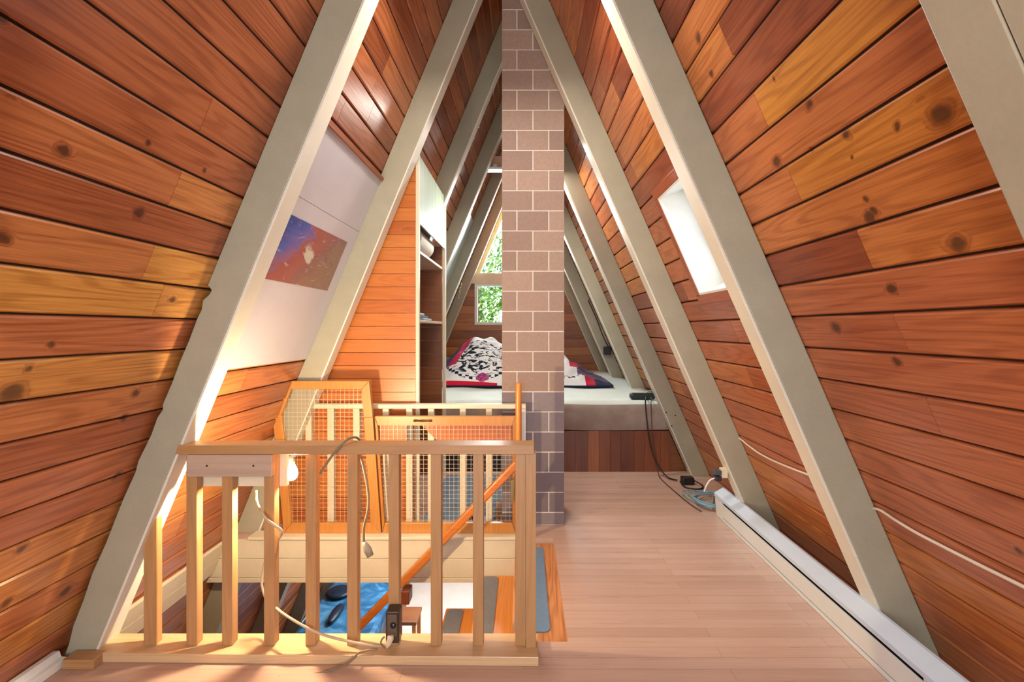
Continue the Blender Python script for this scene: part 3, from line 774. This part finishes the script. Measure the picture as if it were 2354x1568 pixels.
# rolled blanket, spiral cross-section
t = thing('rolled_blanket', (xc - .12, 2.0 * U, 1.85), 'rolled white blanket on the top closet shelf', 'blanket')
mb = MB(); o = Vector((xc - .125, 1.85 * U, 1.849 + .118)); vs = []; fs = []; n = 90
for yy in (0.0, .5):
    for k in range(n):
        a = k / n * 2 * math.pi * 3.1; r = .112 - .026 * a / (2 * math.pi)
        for rr in (r, r - .019): vs.append(o + Vector((rr * math.cos(-a - 1.2), yy, rr * math.sin(-a - 1.2))))
m_ = 2 * n
for k in range(n - 1):
    a = 2 * k
    fs += [(a, a + 2, m_ + a + 2, m_ + a), (a + 1, m_ + a + 1, m_ + a + 3, a + 3), (a, a + 1, a + 3, a + 2), (m_ + a, m_ + a + 2, m_ + a + 3, m_ + a + 1)]
fs += [(0, m_, m_ + 1, 1), (m_ - 2, m_ - 1, 2 * m_ - 1, 2 * m_ - 2)]
mb.add(vs, fs, 0, smooth=False); mb.build('blanket_roll', paint('blanket_white', 'dcdcd8', .9, .06, sc=20, bump=.4), t)
t = thing('folded_clothes', (xc - .12, 1.98 * U, 1.367), 'small pile of grey-blue folded clothes on the lower closet shelf', 'clothes')
for k, c in enumerate(('8fa0ac', '5c6d80', 'b8c4c8')):
    MB().box(xc - .22 + k * .012, xc - .05 - k * .03, 1.93 * U, 2.1 * U, 1.3665 + k * .022, 1.3665 + (k + 1) * .022 - .001).build('garment', paint('cloth_%d' % k, c, .9, .1, sc=30), t, bevel=.008)

# ---------------------------------------------------------------- bed platform, mattress, quilt
yb0 = 2.31 * U
t = thing('bed_platform', (.2, yb0, 0), 'low bed platform of dark upright boards under the mattress', 'bed platform')
MB().prism([(cx0 - .03, yb0 + .021, .0005), (xr(0) - .16, yb0 + .021, .0005), (xr(.373) - .16, yb0 + .021, .373), (cx0 - .03, yb0 + .021, .373)], (0, YB - yb0 - .05, 0)).build('platform_box', M['brown'], t)
mb = MB(); x = cx0 - .03
MB().box(-1.38, cx0 - .031, yb0, YB - .05, .345, .373).build('platform_deck', M['brown'], t)
MB().box(xc - .3, cx0 - .031, yb0 + .02, yb0 + .035, .0005, .3445).build('shade_panel', plain('shade_black', '1c1410', .6), t)  # added black sheet, paints the deep shade under the bed
while x < xr(.2) - .16:
    x1 = min(x + random.choice((.10, .12, .14)), xr(.37) - .155); 
    if x1 - x < .02: break
    mb.box(x + .001, x1 - .001, yb0, yb0 + .02, .0005, .372); x = x1
mb.build('front_boards', M['brown_z'], t)
# mattress: rounded slab
s = NT('mattress_cloth'); tc = s.n('ShaderNodeTexCoord').outputs['Object']
nn = s.noise(tc, 5, 4, .6)
gz = s.n('ShaderNodeSeparateXYZ', {0: s.n('ShaderNodeNewGeometry').outputs['Position']}).outputs[2]
M['matt_side'] = s.bsdf(s.mix(s.maprange(nn, .35, .65, 0, 1), lin('9c8a80'), lin('8a786e')), .9, .2, bump=s.noise(tc, 90, 2), bstr=.3)
M['sheet'] = paint('mattress_sheet', 'cdd8d2', .85, .05, sc=5, bump=.2)
mb = MB(); nx_, ny_ = 40, 30
xa_, xb_ = -1.40, xr(.5) - .08
prof = []
ym0, ym1 = yb0 - .012, YB - .06
def mz(x, y): return .640 + .006 * math.sin(x * 5 + y * 2.1) + .004 * math.sin(x * 11 - y * 5)
rows = [(ym0 + .012, .381), (ym0 + .002, .40), (ym0, .45), (ym0, .57), (ym0 + .012, .615)]
vs = []; fs = []; mats = []
xs = [xa_ + (xb_ - xa_) * i / nx_ for i in range(nx_ + 1)]
allrows = []
for (y, z) in rows: allrows.append([(x, y + .006 * math.sin(x * 9) , z + .004 * math.sin(x * 6)) for x in xs])
for j in range(ny_ + 1):
    y = ym0 + .035 + (ym1 - ym0 - .035) * j / ny_
    allrows.append([(x, y, mz(x, y)) for x in xs])
allrows.append([(x, ym1, .381) for x in xs])
for r in allrows: vs += r
W_ = nx_ + 1
for j in range(len(allrows) - 1):
    for i in range(nx_): fs.append((j * W_ + i, j * W_ + i + 1, (j + 1) * W_ + i + 1, (j + 1) * W_ + i))
nr = len(allrows)
fs.append(tuple(j * W_ for j in range(nr))[::-1]); fs.append(tuple(j * W_ + nx_ for j in range(nr)))
mb.add(vs, fs, 0, smooth=True)
for k, f in enumerate(mb.f):
    if k // nx_ >= 4 and k < nx_ * (nr - 1): mb.mi[k] = 1
t_m = mb.build('mattress', [M['matt_side'], M['sheet']], loc=(.2, yb0, .375))
tag(t_m, 'wide foam mattress with pale sheet top on the platform behind the chimney', 'mattress')

# quilt heap
s = NT('quilt'); uv = s.n('ShaderNodeTexCoord').outputs['UV']
sx = s.n('ShaderNodeSeparateXYZ', {0: uv}); u_, v_ = sx.outputs[0], sx.outputs[1]
def medal(cu, cv, rad, asp):
    d = s.vmath('DISTANCE', s.vmath('MULTIPLY', uv, (asp, 1, 0)), (cu * asp, cv, 0)); return d
d1 = medal(-.52, .42, .3, .85)
wv = s.n('ShaderNodeTexVoronoi', {'Vector': s.vmath('MULTIPLY', uv, (1.0, 1.7, 1)), 'Scale': 13.0}, feature='F1')
leaf = s.maprange(s.noise(s.vmath('MULTIPLY', uv, (1, 1.7, 1)), 8.5, 2, .5, 1.8), .505, .54, 0, 1)
col = lin('dcdee0')
col = s.mix(s.math('MULTIPLY', leaf, s.maprange(d1, .26, .30, 1, 0)), col, lin('1c2230'))
ck = s.n('ShaderNodeTexChecker', {'Vector': uv, 'Color1': (0, 0, 0, 1), 'Color2': (1, 1, 1, 1), 'Scale': 24.0}).outputs[1]
ringm = s.math('MULTIPLY', s.maprange(s.math('ABSOLUTE', s.math('SUBTRACT', d1, .315)), .018, .024, 1, 0), ck)
col = s.mix(ringm, col, lin('1a2138'))
fl = s.maprange(s.math('ADD', s.vmath('DISTANCE', s.vmath('MULTIPLY', uv, (.8, 1, 0)), (-.47 * .8, .12, 0)), s.math('MULTIPLY', s.noise(uv, 24, 1), .04)), .075, .085, 1, 0)
col = s.mix(fl, col, s.mix(s.maprange(s.noise(uv, 30, 2), .45, .55, 0, 1), lin('8a2a68'), lin('a8507e')))
d2 = s.math('ABSOLUTE', s.math('SUBTRACT', s.vmath('DISTANCE', uv, (.42, .52, 0)), .37))
col = s.mix(s.math('MULTIPLY', s.math('MULTIPLY', s.maprange(d2, .018, .024, 1, 0), ck), s.maprange(u_, .2, .3, 0, 1)), col, lin('1a2138'))
# borders: red then navy on both sides, red and navy hem at front left
for a, b, c_ in ((.69, .80, 'b81f3a'), (.80, 2.0, '232a44')):
    col = s.mix(s.math('MULTIPLY', s.math('GREATER_THAN', u_, a), s.math('LESS_THAN', u_, b)), col, lin(c_))
pl_ = s.math('MULTIPLY', s.math('GREATER_THAN', u_, .62), s.math('GREATER_THAN', v_, .24))
col = s.mix(pl_, col, s.mix(s.maprange(s.noise(s.vmath('MULTIPLY', uv, (3, 14, 1)), 3, 2), .42, .55, 0, 1), lin('8a6a84'), lin('2b2f48')))
col = s.mix(s.math('MULTIPLY', s.math('GREATER_THAN', v_, .42), s.math('MULTIPLY', s.math('GREATER_THAN', u_, .54), s.math('LESS_THAN', u_, .64))), col, lin('b81f3a'))
side = s.math('ADD', u_, s.math('MULTIPLY', v_, -.28))
for a, b, c_ in ((-1.0, -.885, 'b03050'), (-3.0, -1.0, '3a3c54')):
    col = s.mix(s.math('MULTIPLY', s.math('GREATER_THAN', v_, .34), s.math('MULTIPLY', s.math('GREATER_THAN', side, a), s.math('LESS_THAN', side, b))), col, lin(c_))
slant = s.math('SUBTRACT', v_, s.math('MULTIPLY', s.math('ADD', u_, .85), -.055))
hem = s.math('MULTIPLY', s.math('LESS_THAN', u_, -.3), s.math('MULTIPLY', s.math('LESS_THAN', slant, .078), s.math('GREATER_THAN', v_, .018)))
col = s.mix(hem, col, lin('c01a36'))
col = s.mix(s.math('LESS_THAN', v_, .018), col, lin('232a44'))
M['quilt'] = s.bsdf(col, .85, .2, bump=s.noise(uv, 60, 3), bstr=.35, bdist=.004)
mb = MB(); nu, nv = 90, 60
yq0 = 2.83 * U; qx0, qx1 = X(1022, 2.85) - .12, X(1409, 2.85)
def qh(x, y):
    # profile of the heap
    pts = [(-1.2, .12), (-.95, .25), (-.75, .43), (-.60, .52), (-.45, .50), (-.25, .42), (0, .34), (.3, .31), (.50, .27), (.62, .21), (.8, .10), (.96, .012), (1.2, .008)]
    for (a, b), (c, d) in zip(pts, pts[1:]):
        if a <= x <= c: tt = (x - a) / (c - a); tt = tt * tt * (3 - 2 * tt); h = b + (d - b) * tt; break
    else: h = .01
    f = min(max((y - yq0) / .75, 0), 1); f = math.sin(f * math.pi / 2) ** .8
    g = min(max((yq0 + 1.35 - y) / .5, 0), 1); g = g * g * (3 - 2 * g)
    wr_ = .018 * math.sin(x * 17 + y * 9) * f + .012 * math.sin(x * 31 - y * 23) * f + .014 * math.sin(y * 19 + 3 * math.sin(x * 5)) * f
    return max(h * f * g + wr_ * min(h * 4, 1) * g, 0) + .012
vs, uvs, fs = [], [], []
for i in range(nu + 1):
    x = qx0 + (qx1 - qx0) * i / nu; arc = 0; pz = None; py_ = None
    for j in range(nv + 1):
        t_ = (j / nv); y = yq0 + 1.35 * (t_ ** 1.25) + .02 * math.sin(x * 7)
        z = (.655 if j else .652) + (qh(x, y - .02 * math.sin(x * 7)) if j else 0.0)
        if pz is not None: arc += math.hypot(z - pz, y - py_)
        pz, py_ = z, y
        vs.append((x, y, z)); uvs.append((x, arc))
for i in range(nu):
    for j in range(nv): a = i * (nv + 1) + j; fs.append((a, a + nv + 1, a + nv + 2, a + 1))
mb.add(vs, fs, 0, uvs, smooth=True)
q = mb.build('quilt', M['quilt'], loc=(-.1, yq0, .655)); so = q.modifiers.new('thick', 'SOLIDIFY'); so.thickness = .008; so.offset = 1
tag(q, 'bunched white quilt with black floral medallion and red borders on the mattress', 'quilt')

# black pouch power strip on the mattress corner, cords
t = thing('power_strip', P(1475, 913, 2.34), 'dark green-black power strip lying on the mattress corner', 'power strip')
pc = P(1476, 904, 2.36)
MB().box(pc.x - .115, pc.x + .12, pc.y - .05, pc.y + .05, .650, .706).build('strip_body', plain('strip_black', '10201e', .45), t, bevel=.022)
MB().tube(smooth_path([(pc.x + .03, pc.y - .02, .705), (pc.x + .05, pc.y - .02, .725), (pc.x + .08, pc.y - .02, .728), (pc.x + .11, pc.y - .02, .708)]), .006, 8).build('cord_loop', plain('grey_cord', '8c9490', .5), t)
blk = plain('black_cord', '1c1412', .5); brn = plain('dark_cord', '4a2e22', .5)
ymf = yb0 - .03
MB().tube(smooth_path([(pc.x + .03, pc.y - .045, .675), P(1485, 916, 2.275), P(1484, 930, 2.27), P(1490, 990, 2.26), P(1500, 1040, 2.255), P(1516, 1075, 2.24), P(1535, 1097, 2.2), P(1556, 1104, 2.158)]), .0065, 8).build('cord', blk, t)
tag(MB().tube(smooth_path([(pc.x + .07, pc.y - .06, .66), P(1497, 916, 2.275), P(1497, 940, 2.27), P(1500, 1000, 2.26), P(1508, 1050, 2.255), P(1512, 1080, 2.24), (X(1518, 2.2), 2.2 * U, .008), (X(1545, 2.05), 2.05 * U, .006), (X(1585, 1.88), 1.88 * U, .006), (X(1612, 1.80), 1.80 * U, .006)]), .004, 8).build('electric_cable', brn),
    'thin brown cable trailing from the mattress corner over the floor', 'cable')
t = thing('power_adapter', P(1578, 1112, 2.13), 'black power adapter on the floor at a rafter foot', 'adapter')
p = P(1580, 1106, 2.13); MB().box(p.x - .05, p.x + .05, p.y - .04, p.y + .04, .001, .06).build('adapter_body', plain('adapter_black', '140f0e', .4), t, bevel=.01)
MB().tube(smooth_path([(p.x + .05, p.y, .03), (p.x + .10, p.y - .08, .012), (p.x + .05, p.y - .16, .008), (p.x - .05, p.y - .12, .008), (p.x - .06, p.y, .02)]), .006, 8).build('cord', blk, t)
# coil of blue cables on floor
mb = MB(); cc0 = Vector((X(1612, 1.92), 1.92 * U, .012))
for k in range(6):
    pts = []
    for a in range(24):
        th = a / 24 * 2 * math.pi; rx = .09 + .012 * k; ry = .24 - .015 * k
        pts.append(cc0 + Vector((rx * math.cos(th) + .035 * math.sin(th * 2 + k) + .02 * k, ry * math.sin(th) * .85 - .02 * k, .006 + .006 * k + .006 * math.sin(3 * th + k))))
    mb.tube(pts, .0045, 6, closed=True)
tag(mb.build('cable_coil', plain('pale_blue_cable', '6f9fb4', .4)), 'tangled coil of pale blue cable on the floor by the heater end', 'cable')

# outlet at rafter foot with plugs
t = thing('wall_outlet', P(1650, 1100, 1.66), 'small outlet with grey plugs at the foot of a right rafter', 'outlet')
p = P(1662, 1086, 1.655)
MB().box(p.x - .02, p.x + .02, p.y - .03, p.y + .015, p.z - .03, p.z + .03).build('outlet_body', M['creamy'], t, bevel=.003)
MB().box(p.x - .065, p.x - .021, p.y - .035, p.y + .02, p.z - .01, p.z + .02).build('plug', plain('plug_charcoal', '4a4a50', .4), t, bevel=.004)
MB().box(p.x - .06, p.x - .021, p.y - .035, p.y + .02, p.z - .05, p.z - .018).build('plug', plain('plug_black', '2c2c32', .4), t, bevel=.004)
MB().tube(smooth_path([(p.x - .06, p.y - .01, p.z - .035), (p.x - .09, p.y - .01, p.z - .05), (p.x - .11, p.y, p.z - .09), (p.x - .115, p.y + .02, p.z - .13)]), .005, 8).build('cord', M['white'], t)

# outlet box on the fifth rafter
p = P(1395, 806, 3.475)
t = thing('outlet_box', p, 'small black outlet box on a far right rafter above the quilt', 'outlet')
MB().box(p.x - .05, p.x + .05, p.y - .06, p.y - .001, p.z - .055, p.z + .055).build('box_body', plain('box_black', '14161c', .4), t, bevel=.008)
MB().tube(smooth_path([p + Vector((0.02, -.02, .05)), P(1385, 770, 3.47), P(1372, 735, 3.47), P(1352, 690, 3.47)]), .008, 6).build('cord', blk, t)

# ---------------------------------------------------------------- baseboard heater
ya_, yb_ = .79 * U, 1.769 * U
t = thing('baseboard_heater', (1.36, 1.2 * U, 0), 'long white baseboard heater along the foot of the right slope', 'heater')
hw_ = paint('heater_white', 'd2d4d2', .35, .03); ht = paint('heater_top', 'b9c4d2', .3, .03)
def hext(poly, a, b, name, mat, par=None, bevel=0): return MB().prism([(x, a, z) for x, z in poly], (0, b - a, 0)).build(name, mat, par or t, bevel=bevel)
hext([(1.402, .004), (1.394, .175), (1.35, .145), (1.356, .004)], ya_ + .02, yb_ - .02, 'heating_core', plain('core_dark', '2b2b2e', .6))
hext([(1.398, .194), (1.385, .194), (1.327, .160), (1.326, .142), (1.331, .142), (1.333, .154), (1.387, .186), (1.398, .186)], ya_, yb_, 'top_cover', ht)
hext([(1.331, .122), (1.337, .122), (1.348, .028), (1.342, .028)], ya_ + .11, yb_ - .11, 'front_panel', hw_)
hext([(1.343, .022), (1.350, .022), (1.352, .002), (1.344, .002)], ya_ + .11, yb_ - .11, 'bottom_lip', hw_)
for a, b in ((ya_, ya_ + .109), (yb_ - .109, yb_)):
    hext([(1.398, .002), (1.396, .185), (1.388, .185), (1.334, .153), (1.3305, .141), (1.343, .002)], a, b, 'end_cap', hw_, bevel=.002)

# white cables stapled along the right slope
wc_ = plain('white_cable', 'e2d8c8', .5)
def rcab(pts, name, label):
    q = [on_right(px, py)[0] + NR * .008 for px, py in pts]
    return tag(MB().tube(smooth_path(q), .0055, 8).build(name, wc_), label, 'cable')
rcab([(1690, 1006), (1703, 1007), (1722, 1022), (1750, 1042), (1790, 1062), (1830, 1078), (1862, 1090), (1880, 1096)], 'wall_cable', 'white cable on the right slope between the two nearest full rafters')
rcab([(1999, 1161), (2012, 1166), (2030, 1172), (2060, 1192), (2110, 1222), (2180, 1258), (2260, 1298), (2330, 1332), (2500, 1415)], 'wall_cable', 'white cable on the right slope running toward the lower right corner')

# ---------------------------------------------------------------- small things in the back
t = thing('floor_rug', (-.5, 2.0 * U, 0), 'blue-grey rug in the passage between closet and chimney', 'rug')
MB().box(xc + .03, cx0 - .02, 1.70 * U, 2.24 * U, .0005, .012).build('rug_pile', paint('rug_blue', '6f8496', .95, .15, sc=60, bump=.6), t, bevel=.003)
p = P(1150, 1198, 1.69)
tag(MB().box(X(1138, 1.70), X(1152, 1.70), 1.705 * U, 1.79 * U, .0125, .09).build('cardboard_box', paint('card', 'a87a4c', .8, .1), bevel=.003), 'little brown box on the rug beside the chimney', 'box')
mb = MB()
prof = [(0.0, 0), (.03, 0), (.036, .02), (.03, .05), (.0, .055)]
tag(MB().lathe((X(1092, 1.72), 1.73 * U, .0125), [(.03, 0), (.034, .02), (.03, .06), (.012, .075)], 14).build('ball', plain('magenta', 'b02a66', .5)), 'small magenta ball on the rug behind the railing', 'toy')
tag(MB().box(X(1112, 1.685), X(1134, 1.685), 1.682 * U, 1.70 * U, .0125, .05).build('folded_cloth', paint('blue_white_cloth', '9aa4d0', .9, .2, sc=30), bevel=.012), 'small blue folded cloth on the rug edge behind the right gate', 'cloth')
# high shelf at the ridge
t = thing('ridge_shelf', P(1135, 385, 2.98), 'small white shelf high between the rafters behind the chimney', 'shelf')
zs = Z(387, 2.98)
MB().box(xl(zs) + .01, xl(zs) + .36, 2.975 * U, 3.03 * U, zs - .02, zs).build('shelf_board', M['brown'], t)
MB().box(xl(zs) + .01, xl(zs) + .36, 2.96 * U, 2.9745 * U, zs - .022, zs + .004).build('edge_strip', M['white'], t)
MB().box(xl(zs) + .06, xl(zs) + .36, 3.02 * U, 3.03 * U, zs + .0005, zs + .17).build('back_board', paint('pink_board', 'c99c84', .6, .05), t)
tag(MB().lathe((xl(zs) + .20, 2.995 * U, zs + .0005), [(.03, 0), (.036, .02), (.03, .05), (.012, .06)], 16).build('bowl', M['white']), 'little white bowl on the high ridge shelf', 'bowl')
# chain
mb = MB(); p = P(1060, 655, 3.6)
for k in range(7):
    ctr = p + Vector((-.006 * k, 0, -.028 * k)); pts = []
    for a in range(14):
        th = a / 14 * 2 * math.pi; ax = Vector((1, 0, 0)) if k % 2 else Vector((.3, .95, 0))
        pts.append(ctr + ax * .014 * math.cos(th) + Vector((0, 0, .02 * math.sin(th))))
    mb.tube(pts, .0045, 6, closed=True)
tag(mb.build('hanging_chain', plain('brass_chain', 'a8946a', .35, .9)), 'short brass chain hanging by the far rafter near the casement window', 'chain')

# ---------------------------------------------------------------- lower level seen down the well
t = thing('daybed', (-2.05, 2.9 * U, Z0), 'blue covered daybed on the lower floor seen through the balusters', 'daybed')
bl = NT('blue_cover'); tcb = bl.n('ShaderNodeTexCoord').outputs['Object']
bcol = bl.ramp(bl.noise(tcb, 3.5, 4, .6, .8), [(.3, lin('123a5c')), (.5, lin('2f6f9c')), (.62, lin('5a9cc4')), (.75, lin('1c5580'))])
blm = bl.bsdf(bcol, .3, .5)
MB().box(-2.45, -1.62, 2.55 * U, 3.6 * U, Z0, Z0 + .3).build('daybed_base', M['brown'], t)
MB().box(-2.47, -1.59, 2.53 * U, 3.62 * U, Z0 + .3, Z0 + .56).build('cover', blm, t, bevel=.06)
def low(px, py, z): yn = (H - z) / ((py - CY) * K); return P(px, py, yn)
zb = Z0 + .56
for (px, py, rx, ry, lab) in ((780, 1368, .16, .10, 'dark oval cushion on the daybed, the larger one'), (772, 1418, .06, .13, 'narrow dark cushion on the daybed beside the oval one')):
    c = low(px, py, zb); mb = MB(); vs = []; seg = 20
    mb.lathe((0, 0, 0), [(.02, 0), (.8, .02), (1, .05), (.8, .085), (.02, .1)], seg)
    mb.v = [Vector((v.x * rx, v.y * ry * 1.6, v.z * .7)) + c + Vector((0, 0, .002)) for v in mb.v]
    tag(mb.build('cushion', plain('dark_cushion', '10263a', .35)), lab, 'cushion')
t = thing('wooden_stool', low(905, 1415, Z0 + .5), 'low wooden stool near the stair foot on the lower floor', 'stool')
c = low(932, 1412, Z0 + .5)
MB().box(c.x - .18, c.x + .16, c.y - .16, c.y + .16, Z0 + .46, Z0 + .5).build('seat', M['brown'], t, bevel=.005)
for dx in (-.15, .13):
    for dy in (-.13, .13): MB().box(c.x + dx - .02, c.x + dx + .02, c.y + dy - .02, c.y + dy + .02, Z0 + .0005, Z0 + .46).build('leg', M['pine_z'], t)

# ---------------------------------------------------------------- trees outside the far gable
leafm = NT('leaves'); isl = leafm.n('ShaderNodeNewGeometry').outputs['Random Per Island']
lc = leafm.ramp(isl, [(0, lin('2f5a1e')), (.4, lin('5f8f34')), (.75, lin('8fb457')), (1, lin('cfe0a0'))])
d_ = leafm.n('ShaderNodeBsdfDiffuse', {0: lc}); tr_ = leafm.n('ShaderNodeBsdfTranslucent', {0: lc})
mx_ = leafm.n('ShaderNodeMixShader', {0: .45, 1: d_.outputs[0], 2: tr_.outputs[0]}); leafm.t.links.new(mx_.outputs[0], leafm.out.inputs[0])
bark = paint('bark', '6a5646', .9, .2, sc=12)
def tree(x, y, zc_, r, label, n=2600):
    t = thing('leafy_tree', (x, y, Z0 - .6), label, 'tree', 'trees outside the far gable')
    MB().tube([(x, y, Z0 - .6), (x + .05, y, Z0 + 1.5), (x - .05, y, zc_ + r * .5)], [.14, .11, .04], 10).build('trunk', bark, t)
    mb = MB()
    for _ in range(n):
        while True:
            q = Vector((random.uniform(-1, 1), random.uniform(-1, 1), random.uniform(-1, 1)))
            if q.length < 1: break
        p = Vector((x, y, zc_)) + Vector((q.x * r, q.y * r * .8, q.z * r * 1.15)); s_ = random.uniform(.04, .085)
        a = Vector((random.gauss(0, 1), random.gauss(0, 1), random.gauss(0, 1))).normalized(); b = a.orthogonal().normalized(); c = a.cross(b)
        mb.add([p - b * s_, p + c * s_ * .45, p + b * s_, p - c * s_ * .45], [(0, 1, 2, 3)])
    o = mb.build('foliage', leafm.m, t)
tree(-1.0, 11.6, 1.9, 1.5, 'leafy green tree outside, seen through the casement window', 3400)
tree(2.6, 12.6, 2.2, 1.6, 'leafy green tree outside, toward the right beyond the far gable', 2400)
tree(-1.4, 16.0, 3.0, 2.2, 'leafy green tree farther out beyond the gable window', 2400)

# ---------------------------------------------------------------- light
wd = bpy.data.worlds.new('sky'); bpy.context.scene.world = wd; wd.use_nodes = True
bg = wd.node_tree.nodes['Background']; bg.inputs[0].default_value = (.80, .90, 1.0, 1); bg.inputs[1].default_value = 2.2
def light(name, typ, loc, energy, color, rot=(0, 0, 0), **kw):
    l = bpy.data.lights.new(name, typ); l.energy = energy; l.color = color
    for k, v in kw.items(): setattr(l, k, v)
    o = bpy.data.objects.new(name, l); C.objects.link(o); o.location = loc; o.rotation_euler = rot; return o
sun = light('sun', 'SUN', (0, 0, 8), 3.0, (1, .95, .86), (math.radians(38), math.radians(-40), 0), angle=.02)
# daylight through the near gable window, the dormer, the far gable and the lower windows
light('near_window_daylight', 'AREA', ((ox0 + ox1) / 2, YF - .15, (oz0 + oz1) / 2), 100, (.92, .96, 1.0), (math.radians(90), 0, 0), shape='RECTANGLE', size=ox1 - ox0, size_y=oz1 - oz0)
d0 = rpt((WIN[0] + WIN[1]) / 2, (WIN[2] + WIN[3]) / 2, dep - .02)
o = light('dormer_daylight', 'AREA', d0, 2.0, (.85, .93, 1.0), (0, 0, 0), shape='RECTANGLE', size=WIN[1] - WIN[0], size_y=WIN[3] - WIN[2])
o.rotation_euler = (NR).to_track_quat('-Z', 'Y').to_euler()
light('far_gable_daylight', 'AREA', (XA, YB + .2, 2.7), 140, (.9, .97, 1.0), (math.radians(-90), 0, 0), shape='RECTANGLE', size=1.0, size_y=.9)
light('lower_room_daylight', 'AREA', (-.6, 6.2, -.45), 95, (.95, .97, 1.0), (0, 0, 0), shape='RECTANGLE', size=2.0, size_y=2.0)
light('overhead_fill', 'AREA', (-.12, 2.25, 2.95), 24, (1, .92, .80), shape='DISK', size=.35)  # unseen overhead light, added to lift the middle of the loft
light('near_fill', 'POINT', (-.25, -.5, 1.75), 34, (1, .86, .68), shadow_soft_size=.15)  # unseen warm light by the viewpoint, added as fill
light('chimney_fill', 'AREA', (.06, 4.4, 2.7), 30, (1, .94, .84), shape='DISK', size=.25)  # unseen light added behind the chimney to brighten the far bays

# ---------------------------------------------------------------- camera
cam = bpy.data.cameras.new('camera'); co = bpy.data.objects.new('camera', cam); C.objects.link(co)
co.location = (0, 0, H); co.rotation_euler = (math.radians(90), 0, 0)
cam.sensor_fit = 'HORIZONTAL'; cam.sensor_width = 36; cam.lens = F / 2354 * 36
cam.shift_x = (1177 - CX) / 2354; cam.shift_y = -(784 - CY) / 2354
cam.clip_start = .02; cam.clip_end = 200
sc = bpy.context.scene; sc.camera = co
sc.view_settings.view_transform = 'Standard'; sc.view_settings.look = 'None'; sc.view_settings.gamma = 1.0
sc.view_settings.use_curve_mapping = False; sc.view_settings.exposure = 0.3
